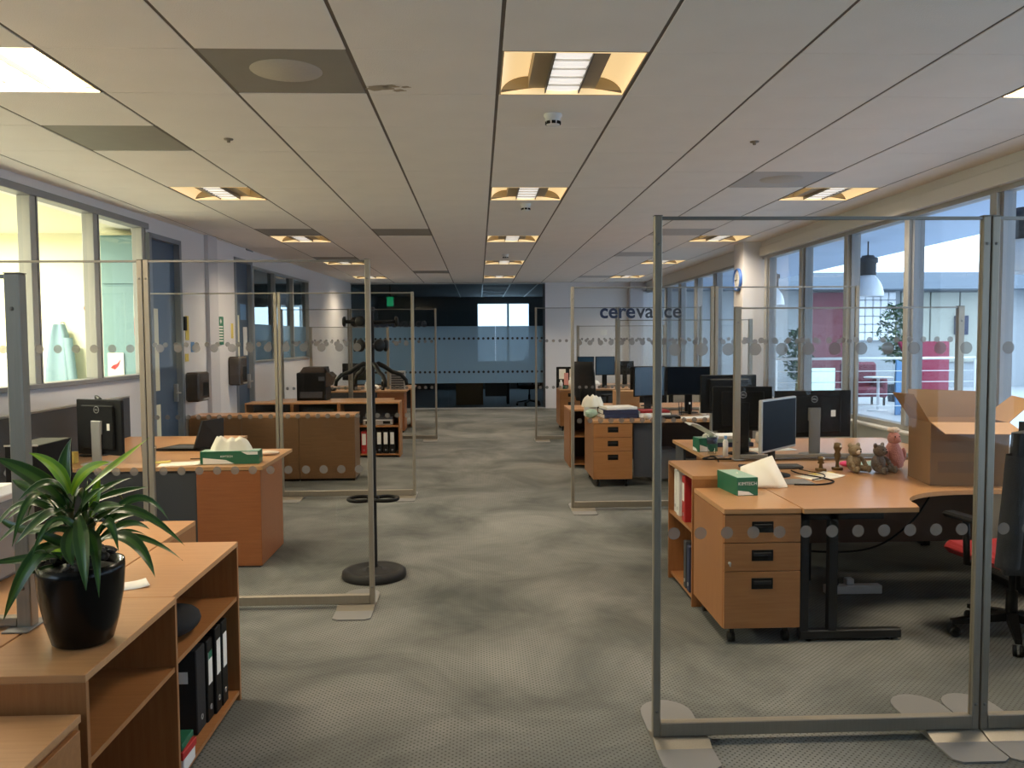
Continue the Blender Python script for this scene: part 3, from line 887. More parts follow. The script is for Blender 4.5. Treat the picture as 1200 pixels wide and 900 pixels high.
# walkway railing
def railing(x0, x1, y, lab):
    t = thing('railing', lab, 'railing', (x0, y, 0))
    L = x1-x0
    MB().tube([(0, 0, 1.23), (L, 0, 1.23)], 0.024).build('handrail', 'rail', t)
    for z in (1.0, 0.80, 0.58, 0.36):
        MB().tube([(0, 0, z), (L, 0, z)], 0.007, 6).build('wire', 'rail', t)
    n = int(L/1.0)
    for k in range(n+1):
        x = L*k/n
        MB().box(x-0.022, -0.015, 0.0, x+0.022, 0.015, 1.21, bev=0.004).build('post', 'rail', t)
railing(5.4, 9.1, 15.0, 'white atrium railing with thin wires outside the windows')
railing(9.6, 13.2, 14.2, 'white atrium railing beyond the dark column at the edge of the view')
# raspberry booth with its curved blue end panel
t = thing('booth_sofa', 'raspberry red curved booth seat behind the white railing', 'sofa', (8.75, 17.2, 0))
pts = [(0.02, 0.30), (0.22, 0.62), (0.30, 0.90), (0.22, 1.20), (0.04, 1.52), (1.12, 1.52), (1.12, 0.10), (0.10, 0.10)]
b = MB(); b.T = Matrix.Rotation(pi/2, 4, 'X'); b.prism(pts, -0.10, 0.0); b.build('backrest', 'atr_pink', t)
bx('seat', 'atr_pink', t, 0.12, -0.55, 0.06, 1.10, -0.01, 0.44, bev=0.05)
bx('plinth', 'charcoal', t, 0.14, -0.5, 0.001, 1.06, 0.09, 0.06)
b = MB(); b.T = Matrix.Rotation(pi/2, 4, 'X'); b.prism([(0, 0), (0.0, 1.15), (0.12, 1.10), (0.28, 0.85), (0.26, 0.6), (0.12, 0.3), (0.1, 0.0)], 0, 0.05)
o = b.build('divider_panel', 'atr_blue', None, (8.62, 17.0, 0)); tag(o, 'curved sky blue divider standing beside the raspberry booth', 'divider')
t = thing('armchair', 'low red armchair seen through the window behind the monitor', 'armchair', (8.65, 19.2, 0))
bx('backrest', 'atr_red', t, 0, 0.40, 0.35, 0.85, 0.60, 1.02, bev=0.06)
bx('seat', 'atr_red', t, 0.05, -0.15, 0.22, 0.80, 0.42, 0.44, bev=0.05)
for x in (0.0, 0.72): bx('armrest', 'atr_red', t, x, -0.15, 0.20, x+0.13, 0.42, 0.66, bev=0.04)
for x in (0.06, 0.77):
    for y in (-0.10, 0.5): bx('leg', 'charcoal_metal', t, x, y, 0, x+0.04, y+0.04, 0.24)
t = thing('cafe_table', 'small round white table in front of the red armchair', 'table', (8.75, 18.0, 0))
MB().lathe([(0.30, 0.72), (0.30, 0.745), (0.0, 0.745)], 28).build('tabletop', 'white', t)
MB().lathe([(0.03, 0.01), (0.03, 0.72)], 12).build('column', 'rail', t)
MB().lathe([(0.22, 0.0), (0.22, 0.012), (0.04, 0.03)], 20).build('base', 'rail', t)
t = thing('display_board', 'glowing pale cyan screen standing low behind the railing', 'screen', (6.32, 16.0, 0))
bx('panel', 'lit_screen', t, 0, 0, 0.35, 0.60, 0.04, 1.02)
bx('foot', 'rail', t, 0.05, -0.1, 0, 0.12, 0.14, 0.35); bx('foot', 'rail', t, 0.48, -0.1, 0, 0.55, 0.14, 0.35)
# tree in the atrium
def tree(x, y, H, R, lab, n):
    t = thing('potted_tree', lab, 'tree', (x, y, 0))
    MB().lathe([(0.16, 0), (0.22, 0.42), (0.20, 0.42), (0.19, 0.36), (0, 0.36)], 18, cap=False).build('planter', 'charcoal', t)
    tr = MB(); tr.tube([(0, 0, 0.3), (0.02, 0, H*0.45), (-0.02, 0.02, H*0.8)], 0.03, 8, r1=0.012)
    for k in range(9):
        a = k*2.4; z = H*(0.40+0.05*k)
        tr.tube([(0, 0, z), (R*0.35*cos(a), R*0.35*sin(a), z+0.16), (R*0.75*cos(a), R*0.75*sin(a), z+0.22)], 0.010, 5, r1=0.004)
    tr.build('trunk', 'stem', t)
    lf = MB()
    for k in range(n):
        a = random.uniform(0, 2*pi); q = random.random()**0.5
        zc = H*0.72; z = zc+random.uniform(-1, 1)*H*0.30
        rr = R*q*(1-0.6*abs(z-zc)/(H*0.32))
        c = Vector((rr*cos(a), rr*sin(a), z))
        d = Vector((random.uniform(-1, 1), random.uniform(-1, 1), random.uniform(-1, 0.4))).normalized()
        s = d.cross(Vector((0.3, 0.2, 1))).normalized()*0.028
        L = 0.10
        lf.add([c-s, c+d*L*0.5-s*1.2, c+d*L, c+d*L*0.5+s*1.2, c+s], [(0, 1, 2, 3, 4)])
    o = lf.build('foliage', 'tree_leaf', t); o['kind'] = 'stuff'
tree(10.40, 20.5, 2.40, 0.55, 'leafy potted tree in the atrium in front of the glass blocks', 620)
tree(7.0, 18.2, 1.75, 0.35, 'small potted plant in the atrium behind the pale cyan screen', 400)
# ------------------------------------------------------------------ glass partition screens
DOT = {}
def glass_screen(x0, x1, y, lab, feet=(1, 1), z0=0.0, H=2.12, text=None, dots=True, rot=0.0):
    t = thing('glass_screen', lab, 'glass screen', (x0, y, z0), rot, 'steel framed glass screens')
    L = x1-x0; P = 0.031 if z0 == 0 else 0.046
    base = 0.022 if z0 == 0 else 0.0
    for a in (0.0, L-P):
        po = bx('post', 'steel', t, a, -P/2, base, a+P, P/2, H, bev=0.003)
        bx('post_cap', 'steel_dark', po, a-0.0005, -P/2-0.0005, H, a+P+0.0005, P/2+0.0005, H+0.003)
        sc = MB(); sc.T = Matrix.Translation((a+P/2, -P/2, H-0.11)) @ Matrix.Rotation(pi/2, 4, 'X')
        sc.lathe([(0.0065, 0), (0.0065, 0.0015), (0, 0.0022)], 10, cap=False)
        sc.T = Matrix.Translation((a+P/2, -P/2, 0.13)) @ Matrix.Rotation(pi/2, 4, 'X')
        sc.lathe([(0.0065, 0), (0.0065, 0.0015), (0, 0.0022)], 10, cap=False)
        sc.build('screw', 'steel_dark', po)
    bx('top_rail', 'steel_dark', t, P, -0.010, H-0.014, L-P, 0.010, H-0.002)
    rh = 0.062 if z0 == 0 else 0.034
    bx('bottom_rail', 'steel', t, P, -0.020, base+0.006, L-P, 0.020, base+rh, bev=0.003)
    bx('glass_pane', 'glass', t, P, -0.004, base+rh, L-P, 0.004, H-0.014)
    if dots:
        d = MB(); single = y < 6 and z0 == 0
        n = int(round((L-2*P)/0.1035)); st = (L-2*P)/n
        for z in ((1.595, 0.857) if z0 == 0 else (0.88,)):
            for k in range(n):
                r = 0.025 if z0 == 0 else 0.022
                if single:                     # near enough to tell the dots apart: one piece each
                    if 'dot' not in DOT:
                        o = MB().disc(0, 0, 0, r, 20).build('frosted_dot', 'dot', t); DOT['dot'] = o.data
                    else:
                        o = bpy.data.objects.new('frosted_dot', DOT['dot']); COL.objects.link(o); o.parent = t
                    o.location = (P+st*(k+0.5), -0.0052, z)
                else:
                    d.disc(P+st*(k+0.5), z, -0.0052, r, 18)
        if not single: d.build('frosted_dots', 'dot', t)['kind'] = 'stuff'
    if z0 == 0:
        W = 0.225
        for k, a in enumerate((0.0, L-W)):
            if not feet[k]: continue
            f = MB()
            s = 1 if k == 0 else -1
            pts = [(0, -0.215), (0.03, -0.24), (W-0.03, -0.24), (W, -0.215), (W, 0.24)]+[(W/2+W/2*cos(pi*q/10), 0.24+0.13*sin(pi*q/10)) for q in range(1, 10)]+[(0, 0.24)]
            f.prism(pts, 0.001, 0.008)
            f.build('foot_plate', 'plate', t, (a, 0, 0))
            c = MB()
            c.add([(0, -0.085, 0.008), (W, -0.085, 0.008), (W, -0.030, 0.026), (0, -0.030, 0.026), (0, 0.030, 0.026), (W, 0.030, 0.026), (W, 0.085, 0.008), (0, 0.085, 0.008)],
                  [(0, 1, 2, 3), (3, 2, 5, 4), (4, 5, 6, 7), (0, 3, 4, 7), (1, 6, 5, 2)])
            c.build('foot_clamp', 'steel', t, (a, 0, 0))
    else:
        for a in (-0.01, L-0.07):
            bx('foot_plate', 'plate', t, a, -0.07, 0.0, a+0.08, 0.07, 0.006, bev=0.002)
    if text:
        xc, zc, size = text
        w1 = text_obj('cere', size, 'logo_navy', t, (xc, -0.0056, zc), name='lettering', ext=0.0005, bold=size*0.022, align='LEFT')
        w2_ = text_obj('vance', size, 'logo_grey', t, (xc, -0.0056, zc), name='lettering', ext=0.0005, bold=size*0.014, align='LEFT')
        wa = max(v.co.x for v in w1.data.vertices); wb_ = max(v.co.x for v in w2_.data.vertices)
        tot = wa+wb_+size*0.05
        w1.location.x = xc-tot/2; w2_.location.x = xc-tot/2+wa+size*0.05
    return t
glass_screen(0.693, 2.045, 3.30, 'large glass screen nearest the viewpoint, in front of the beech pedestal')
glass_screen(2.052, 3.44, 3.30, 'glass screen cut by the edge of the view, next to the nearest one')
glass_screen(0.868, 2.228, 7.87, 'glass screen with the company name lettered across it', text=(0.66, 1.885, 0.190))
glass_screen(2.236, 3.62, 7.87, 'glass screen joining the lettered one to the window wall')
glass_screen(0.890, 2.20, 13.23, 'farthest glass screen on the window side, by the last desks')
glass_screen(2.207, 3.55, 13.23, 'far glass screen between the last desks and the windows')
glass_screen(-1.984, -0.648, 5.08, 'glass screen in front of the coat stand')
glass_screen(-3.32, -1.990, 5.08, 'glass screen crossing in front of the lit lab windows')
glass_screen(-2.042, -0.660, 8.63, 'glass screen in front of the plain beech cabinets')
glass_screen(-3.36, -2.050, 8.63, 'glass screen between the plain beech cabinets and the blue door')
glass_screen(-2.05, -0.675, 13.48, 'farthest glass screen on the lab side, with dark lettering', text=(0.80, 1.89, 0.205))
glass_screen(-3.14, -2.058, 13.48, 'far glass screen next to the glazed office front')
# low ones standing on furniture
glass_screen(1.88, 3.60, 6.10, 'low glass screen standing on the desks behind the black monitors', z0=0.7355, H=1.125)
glass_screen(1.70, 3.40, 10.30, 'low glass screen standing on the middle desks, behind the blue monitor', z0=0.7355, H=1.125)
glass_screen(1.80, 3.45, 15.35, 'low glass screen on the farthest desks by the back wall', z0=0.7355, H=1.125)
glass_screen(-3.05, -1.62, 15.25, 'low glass screen on the farthest desks on the lab side', z0=0.7355, H=1.125)
glass_screen(-2.55, -1.43, 2.70, 'low glass screen standing on the beech furniture behind the plant', z0=0.7305, H=1.125)
# ------------------------------------------------------------------ furniture builders
def bookcase(lab, x0, x1, y0, y1, h, opening='+x', shelves=(0.48,), z0=0.0, group=None, name='bookcase', th=0.018, backm='beech_up'):
    """open case; opening tells which side has no panel"""
    t = thing(name, lab, 'bookcase' if name == 'bookcase' else 'cabinet', (x0, y0, z0), group=group)
    w = x1-x0; d = y1-y0
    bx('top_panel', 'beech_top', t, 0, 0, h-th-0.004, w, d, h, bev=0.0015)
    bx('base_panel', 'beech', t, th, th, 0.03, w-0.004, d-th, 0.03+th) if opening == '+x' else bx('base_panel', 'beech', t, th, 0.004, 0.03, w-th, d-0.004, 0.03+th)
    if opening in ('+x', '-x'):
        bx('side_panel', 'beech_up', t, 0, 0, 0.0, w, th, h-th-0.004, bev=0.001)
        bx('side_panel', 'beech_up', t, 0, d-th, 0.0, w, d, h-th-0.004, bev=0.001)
        a = 0 if opening == '+x' else w-0.008
        bx('back_panel', backm, t, a, th, 0.0, a+0.008, d-th, h-th-0.004)
        for z in shelves: bx('shelf', 'beech', t, 0.008 if opening == '+x' else 0.005, th, z-th, w-0.006 if opening == '+x' else w-0.008, d-th, z)
    else:
        bx('side_panel', 'beech_up', t, 0, 0, 0.0, th, d, h-th-0.004, bev=0.001)
        bx('side_panel', 'beech_up', t, w-th, 0, 0.0, w, d, h-th-0.004, bev=0.001)
        bx('back_panel', backm, t, th, d-0.008, 0.0, w-th, d, h-th-0.004)
        for z in shelves: bx('shelf', 'beech', t, th, 0.006, z-th, w-th, d-0.008, z)
    return t

def pedestal(lab, x0, y0, w, d, h=0.735, zb=0.087, lock=True):
    t = thing('drawer_pedestal', lab, 'drawer unit', (x0, y0, 0), group='three drawer pedestals')
    bx('carcass', 'beech_up', t, 0, 0.018, zb, w, d, h-0.030, bev=0.001)
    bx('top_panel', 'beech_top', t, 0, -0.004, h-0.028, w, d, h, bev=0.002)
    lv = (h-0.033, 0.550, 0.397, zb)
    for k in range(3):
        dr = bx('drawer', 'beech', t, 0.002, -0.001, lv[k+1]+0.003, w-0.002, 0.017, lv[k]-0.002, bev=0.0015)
        zc = (lv[k]+lv[k+1])/2 if k < 2 else lv[k]-0.075
        hb = MB()
        zc += 0.01
        hb.box(w*0.5-0.058, -0.004, zc-0.030, w*0.5+0.058, 0.0, zc+0.030, bev=0.002)
        hb.build('handle', 'black', dr)
        bx('handle_lip', 'charcoal_metal', dr, w*0.5-0.048, -0.008, zc-0.004, w*0.5+0.048, -0.003, zc+0.016, bev=0.002)
    if lock:
        MB().tube([(0.03, 0.0, lv[1]-0.105), (0.03, -0.014, lv[1]-0.105)], 0.008).build('lock', 'silver', t)
        MB().box(0.027, -0.02, lv[1]-0.12, 0.033, -0.012, lv[1]-0.098).build('key', 'silver', t)
    for x in (0.06, w-0.06):
        for y in (0.06, d-0.06):
            c = MB(); c.T = Matrix.Translation((x, y, 0.028)) @ Matrix.Rotation(pi/2, 4, 'Y')
            c.lathe([(0.012, -0.016), (0.027, -0.016), (0.028, 0.016), (0.012, 0.016)], 14)
            c.T = Matrix.Identity(4); c.box(x-0.012, y-0.012, 0.045, x+0.012, y+0.012, zb)
            c.build('castor', 'black', t)
    return t

def desk(lab, poly, z=0.735, panels=(), legs=(), group='beech topped desks'):
    """poly: outline of the top in room coordinates; panels and legs: boxes in room coordinates"""
    x0, y0 = poly[0]
    t = thing('office_desk', lab, 'desk', (x0, y0, 0), group=group)
    q = [(x-x0, y-y0) for x, y in poly]
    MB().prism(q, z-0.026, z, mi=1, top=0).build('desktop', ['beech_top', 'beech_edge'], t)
    for b in panels:
        bx('modesty_panel', b[6] if len(b) > 6 else 'charcoal', t, b[0]-x0, b[1]-y0, b[2], b[3]-x0, b[4]-y0, b[5], bev=0.001)
    for (lx, ly, dx, dy) in legs:
        l = MB()
        L = max(abs(dx), abs(dy))
        l.box(min(0, dx), min(0, dy), 0.012, max(0, dx)+(0.05 if dx == 0 else 0), max(0, dy)+(0.05 if dy == 0 else 0), 0.062, bev=0.006)
        l.box(0, 0, 0.06, 0.045, 0.045, z-0.03)
        l.box(dx*0.28 if dx else 0, dy*0.28 if dy else 0, 0.06, (dx*0.28 if dx else 0)+0.045, (dy*0.28 if dy else 0)+0.045, z-0.03)
        l.box(min(0, dx*0.8), min(0, dy*0.8), z-0.07, max(0, dx*0.8)+(0.045 if dx == 0 else 0), max(0, dy*0.8)+(0.045 if dy == 0 else 0), z-0.027)
        l.build('leg', 'charcoal_metal', t, (lx-x0, ly-y0, 0))
        for e in (0.1, 0.9):
            MB().lathe([(0.016, 0), (0.014, 0.012)], 10, (lx-x0+dx*e+(0.025 if dx == 0 else 0), ly-y0+dy*e+(0.025 if dy == 0 else 0), 0)).build('glide', 'black', t)
    return t

LOGO = {}
def dell_logo(parent, loc, r, rot=(pi/2, 0, pi)):
    """ring with the four letters, as printed on the backs"""
    if 'me' not in LOGO:
        tx = text_obj('DELL', 1.0, 'silver', None, (0, 0, 0), (0, 0, 0), 'logo', ext=0.01, bold=0.03)
        me = tx.data
        w = max(v.co.x for v in me.vertices)*2
        b = MB()
        vs = [(v.co.x/w*1.45, v.co.y/w*1.45*1.25, v.co.z*0.02) for v in me.vertices]
        b.add(vs, [tuple(p.vertices) for p in me.polygons])
        bpy.data.objects.remove(tx)
        ring = [(cos(2*pi*k/28), sin(2*pi*k/28), 0) for k in range(29)]
        b.tube([p for p in ring], 0.085, 6)
        o = b.build('logo', 'silver', parent); LOGO['me'] = o.data
    else:
        o = bpy.data.objects.new('logo', LOGO['me']); COL.objects.link(o); o.parent = parent
    o.location = loc; o.rotation_euler = rot; o.scale = (r, r, min(r, 0.02))
    return o

def monitor(lab, x, y, rot, w, h, zc, zdesk=0.735, screen='screen', bezel='black', stand='silver', logo=True, foot=True, tilt=0.0, label_patch=False):
    """screen faces local -y; zc = height of the panel's centre"""
    t = thing('computer_monitor', lab, 'monitor', (x, y, zdesk), rot, 'computer monitors')
    z = zc-zdesk
    T = Matrix.Translation((0, 0, z)) @ Matrix.Rotation(tilt, 4, 'X')
    b = MB(); b.T = T
    b.box(-w/2, -0.012, -h/2, w/2, 0.014, h/2, bev=0.005)
    b.box(-w*0.36, 0.013, -h*0.40, w*0.36, 0.034, h*0.40, bev=0.012)
    b.build('case', bezel, t)
    s = MB(); s.T = T
    s.box(-w/2+0.012, -0.0135, -h/2+0.016, w/2-0.012, -0.0118, h/2-0.012)
    s.build('display', screen, t)
    n = MB(); n.T = Matrix.Identity(4)
    n.box(-0.045, 0.034, 0.012, 0.045, 0.050, z+0.05, bev=0.006)
    n.box(-0.05, 0.028, z-0.05, 0.05, 0.045, z+0.05, bev=0.004)
    n.build('stand', stand, t)
    if foot:
        MB().lathe([(0.115, 0), (0.113, 0.008), (0.05, 0.013), (0.0, 0.014)], 24, (0, 0.035, 0), cap=False).build('base', stand if stand != 'silver' else 'silver', t)
    if logo:
        T2 = T @ Vector((0, 0.0355, h*0.32))
        dell_logo(t, T2, 0.024)
    if label_patch:
        bx('rating_label', 'paper', t, -w*0.28, 0.0345, z-0.02, -w*0.22, 0.0355, z+0.03)
    return t

def office_chair(lab, x, y, rot, seat='black_matt', back_h=0.55, arms=True):
    """faces local +y"""
    t = thing('office_chair', lab, 'chair', (x, y, 0), rot, 'office swivel chairs')
    for k in range(5):
        a = 2*pi*k/5+0.3
        l = MB(); l.T = Matrix.Rotation(a, 4, 'Z')
        l.add([(0.03, -0.028, 0.10), (0.03, 0.028, 0.10), (0.31, 0.016, 0.068), (0.31, -0.016, 0.068), (0.03, -0.028, 0.145), (0.03, 0.028, 0.145), (0.31, 0.016, 0.092), (0.31, -0.016, 0.092)],
              [(0, 1, 2, 3), (4, 7, 6, 5), (0, 4, 5, 1), (1, 5, 6, 2), (2, 6, 7, 3), (3, 7, 4, 0)])
        l.build('leg', 'black', t)
        c = MB(); c.T = Matrix.Rotation(a, 4, 'Z') @ Matrix.Translation((0.30, 0, 0.03)) @ Matrix.Rotation(pi/2+0.3*k, 4, 'Y') if False else Matrix.Rotation(a, 4, 'Z') @ Matrix.Translation((0.295, 0, 0.030)) @ Matrix.Rotation(pi/2, 4, 'X') 
        for q in (-0.016, 0.016):
            c.lathe([(0.010, q-0.010), (0.029, q-0.008), (0.029, q+0.008), (0.010, q+0.010)], 14)
        c.build('castor', 'black', t)
    MB().lathe([(0.03, 0.10), (0.03, 0.26), (0.018, 0.265), (0.018, 0.42)], 14).build('gas_lift', 'black', t)
    s = MB()
    s.box(-0.25, -0.23, 0.43, 0.25, 0.25, 0.50, bev=0.035)
    s.build('seat', seat, t, subsurf=1)
    bx('seat_pan', 'black', t, -0.16, -0.18, 0.405, 0.16, 0.18, 0.435, bev=0.01)
    b = MB()
    def fb(u, v):
        xx = (u-0.5)*2
        wv = 0.235*(1-0.22*max(0, v-0.55)**2*4)*(0.86+0.14*min(1, v*4))
        return (xx*wv, -0.245-0.05*v+0.05*xx*xx-0.02*sin(pi*v), 0.58+back_h*v)
    b.sheet(fb, 8, 8)
    b.build('backrest', 'black_matt' if seat == 'black_matt' else 'black_matt', t, solid=0.045)
    MB().tube([(0, -0.05, 0.40), (0, -0.22, 0.42), (0, -0.31, 0.55), (0, -0.32, 0.80)], 0.018).build('back_bar', 'black', t)
    if arms:
        for sgn in (-1, 1):
            a = MB(); a.tube([(sgn*0.20, 0.0, 0.42), (sgn*0.29, 0.0, 0.43), (sgn*0.30, 0.0, 0.66)], 0.018)
            a.box(sgn*0.30-0.04, -0.13, 0.66, sgn*0.30+0.04, 0.14, 0.69, bev=0.012)
            a.build('armrest', 'black', t)
    return t

def tissue_plume(parent, c, w, d, h, seed=1, name='tissue', m='tissue'):
    """ruffled paper: several folded peaks along the slot"""
    rnd = random.Random(seed)
    n = 5
    pk = [(-0.42+0.84*k/(n-1)+rnd.uniform(-.05, .05), rnd.uniform(0.72, 1.0), rnd.uniform(-.25, .25)) for k in range(n)]
    ph = rnd.uniform(0, 6)
    def top(x, y):
        z = 0
        for px, hh, sk in pk:
            z = max(z, hh*(1-abs(x-px-sk*y*0.3)/0.34))
        return max(0.0, z)
    def fn(u, v):
        a = 2*pi*u
        r = 1-v
        x = 0.5*r*cos(a)*(1+0.06*sin(5*a+ph)); y = 0.5*r*sin(a)*(1+0.10*sin(7*a))
        e = min(1, v/0.35)
        z = (e**0.7)*(0.35+0.65*top(x*1.05, y))*(1-0.35*abs(y)*2)
        return (c[0]+w*x, c[1]+d*y, c[2]+h*z)
    b = MB(); b.sheet(fn, 48, 12)
    return b.build(name, m, parent)
def tissue_box(lab, x, y, rot, L=0.36, W=0.125, H=0.10, z=0.735, seed=1, plume=(0.2, 0.12, 0.12), text=True, m='green'):
    """long side along local x; end faces printed"""
    t = thing('wipes_box', lab, 'tissue box', (x, y, z), rot, 'green boxes of wipes')
    b = MB(); b.box(-L/2, -W/2, 0, L/2, W/2, H, bev=0.002)
    b.build('carton', m, t)
    p = MB()
    p.prism([(-L/2+0.004, -W/2+0.004), (L/2-0.004, -W/2+0.004), (L/2-0.004, W/2-0.004), (-L/2+0.004, W/2-0.004)], H, H+0.0006)
    p.build('pale_top', 'green_pale', t)
    w = MB(); w.T = Matrix.Translation((0, -W/2-0.0006, 0)) @ Matrix.Rotation(pi/2, 4, 'X')
    w.prism([(-L*0.45, 0.004), (L*0.08, 0.004), (-L*0.06, H*0.33), (-L*0.45, H*0.52)], 0, 0.0005)
    w.prism([(L*0.20, H*0.95), (L*0.48, H*0.95), (L*0.48, H*0.72), (L*0.30, H*0.72)], 0, 0.0005)
    w.T = Matrix.Translation((-L/2-0.0006, 0, 0)) @ Matrix.Rotation(-pi/2, 4, 'Z') @ Matrix.Rotation(pi/2, 4, 'X')
    w.prism([(-W*0.46, 0.004), (W*0.30, 0.004), (W*0.05, H*0.22), (-W*0.46, H*0.30)], 0, 0.0005)
    w.build('white_wedge', 'paper', t)
    if text:
        text_obj('KIMTECH', W*0.215, 'paper', t, (-L/2-0.0012, 0, H*0.66), (pi/2, 0, -pi/2), ext=0.0003)
        text_obj('KIMTECH', H*0.22, 'paper', t, (-L*0.05, -W/2-0.0012, H*0.60), (pi/2, 0, 0), ext=0.0003)
    tissue_plume(t, (0, 0, H), plume[0], plume[1], plume[2], seed)
    return t

def binder(lab, x, y, z, th, dep, h, m, spine, group, lab2=None):
    """upright lever-arch file; spine = '+x','-x','-y' is the labelled face"""
    t = thing('ring_binder', lab, 'binder', (x, y, z), 0, group)
    if spine in ('+x', '-x'):
        bx('cover', m, t, 0, 0, 0, dep, th, h, bev=0.004)
        xs = dep if spine == '+x' else 0
        s = 1 if spine == '+x' else -1
        if lab2: bx('spine_label', lab2, t, xs-0.001, th*0.18, h*0.45, xs+s*0.0012, th*0.82, h*0.85)
        o = MB(); o.T = Matrix.Translation((xs, th/2, h*0.16)) @ Matrix.Rotation(s*pi/2, 4, 'Y'); o.lathe([(0.012, 0), (0.012, 0.002), (0.008, 0.0025), (0.008, 0.0005)], 14, cap=False); o.build('finger_ring', 'silver', t)
    else:
        bx('cover', m, t, 0, 0, 0, th, dep, h, bev=0.004)
        if lab2: bx('spine_label', lab2, t, th*0.15, -0.0012, h*0.40, th*0.85, 0.001, h*0.9)
        o = MB(); o.T = Matrix.Translation((th/2, 0, h*0.16)) @ Matrix.Rotation(pi/2, 4, 'X'); o.lathe([(0.012, 0), (0.012, 0.002), (0.008, 0.0025), (0.008, 0.0005)], 14, cap=False); o.build('finger_ring', 'silver', t)
    return t
def paper_sheet(lab, x, y, rot, w, d, z, m='paper', curl=0.01, group=None, name='paper_sheet'):
    def fn(u, v): return ((u-0.5)*w, (v-0.5)*d, 0.0008+curl*max(0, (u-0.55)/0.45)**2)
    o = MB().sheet(fn, 8, 2).build(name, m, None, (x, y, z), rot, solid=0.0008)
    return tag(o, lab, 'paper', group)
def stack(lab, x, y, rot, z, items, cat='folders'):
    """flat books or folders lying on one another: each is its own thing"""
    zz = z; out = []
    for (l, w, d, h, m, r) in items:
        t = thing('flat_folder', l, 'folder', (x, y, zz), rot+r, 'folders lying flat')
        bx('cover', m, t, -w/2, -d/2, 0, w/2, d/2, h, bev=0.003)
        bx('pages', 'paper', t, -w/2-0.001, -d/2+0.006, 0.004, w/2-0.012, d/2+0.0015, h-0.004)
        zz += h+0.0006; out.append(t)
    return out
def mug(lab, x, y, z, m='white', r=0.042, h=0.095):
    t = thing('mug', lab, 'mug', (x, y, z))
    MB().lathe([(0, 0.0), (r*0.9, 0), (r, 0.008), (r, h), (r-0.004, h), (r-0.005, 0.01), (0, 0.01)], 20, cap=False).build('body', m, t)
    MB().tube([(r-0.002, 0, h*0.8), (r+0.024, 0, h*0.72), (r+0.028, 0, h*0.45), (r+0.018, 0, h*0.25), (r-0.002, 0, h*0.2)], 0.006).build('handle', m, t)
    return t
def bottle(lab, x, y, z, m, r=0.02, h=0.13, cap='white', cat='bottle', name='bottle'):
    t = thing(name, lab, cat, (x, y, z))
    MB().lathe([(0, 0), (r, 0), (r, h*0.72), (r*0.55, h*0.82), (r*0.5, h*0.84)], 16, cap=False).build('body', m, t)
    MB().lathe([(r*0.55, h*0.84), (r*0.55, h), (0, h)], 14, cap=False).build('cap', cap, t)
    return t
def cable(lab, pts, r=0.004, m='black', name='cable'):
    P = [Vector(p) for p in pts]; out = []
    for i in range(len(P)-1):
        p0, p1, p2, p3 = P[max(i-1, 0)], P[i], P[i+1], P[min(i+2, len(P)-1)]
        for k in range(6):
            s = k/6
            out.append(0.5*((2*p1)+(p2-p0)*s+(2*p0-5*p1+4*p2-p3)*s*s+(3*p1-p0-3*p2+p3)*s**3))
    out.append(P[-1])
    o = MB().tube(out, r, 6).build(name, m)
    return tag(o, lab, 'cable')
# ------------------------------------------------------------------ window side, nearest cluster
DZ = 0.735
pedestal('beech drawer pedestal with black recessed handles and a key, nearest the viewpoint', 1.290, 4.335, 0.415, 0.62)
arc = [(2.33, 4.31)] + [(2.36+0.50*(1-cos(a)), 4.40+0.37*sin(a)) for a in [pi/2*k/10 for k in range(0, 11)]]
desk('L shaped beech desk with a curved cut-out, carrying the cardboard box',
     [(1.71, 4.31)]+arc+[(3.62, 4.78), (3.62, 5.98), (1.71, 5.98), (1.71, 4.98)],
     panels=[(1.75, 5.42, 0.27, 3.3, 5.44, 0.70, 'brown_shaded')], legs=[(1.715, 4.36, 0.56, 0), (3.40, 4.9, 0, 0.6)])
bookcase('open beech bookcase beside the near pedestal, holding white and red binders', 1.285, 1.60, 4.975, 5.62, 0.805, '-x', shelves=(0.47,))
binder('white binder standing at the far end of the open beech bookcase', 1.31, 5.49, 0.4708, 0.062, 0.28, 0.29, 'white', '-x', 'binders in the bookcase by the pedestal', 'paper')
binder('off white binder standing between a white one and the red binder', 1.30, 5.38, 0.4708, 0.062, 0.28, 0.29, 'coat_white', '-x', 'binders in the bookcase by the pedestal', 'paper')
binder('red binder with a white spine label in the open beech bookcase', 1.295, 5.20, 0.4708, 0.075, 0.28, 0.29, 'red', '-x', 'binders in the bookcase by the pedestal', 'paper')
binder('slim red folder leaning next to the red binder', 1.31, 5.06, 0.4708, 0.03, 0.28, 0.25, 'red', '-x', 'binders in the bookcase by the pedestal')
binder('dark blue binder on the low shelf of the bookcase beside the pedestal', 1.30, 5.10, 0.0486, 0.06, 0.28, 0.29, 'navy', '-x', 'binders on the low shelf')
binder('charcoal binder next to the dark blue one on the low shelf', 1.30, 5.19, 0.0486, 0.055, 0.28, 0.30, 'charcoal', '-x', 'binders on the low shelf')

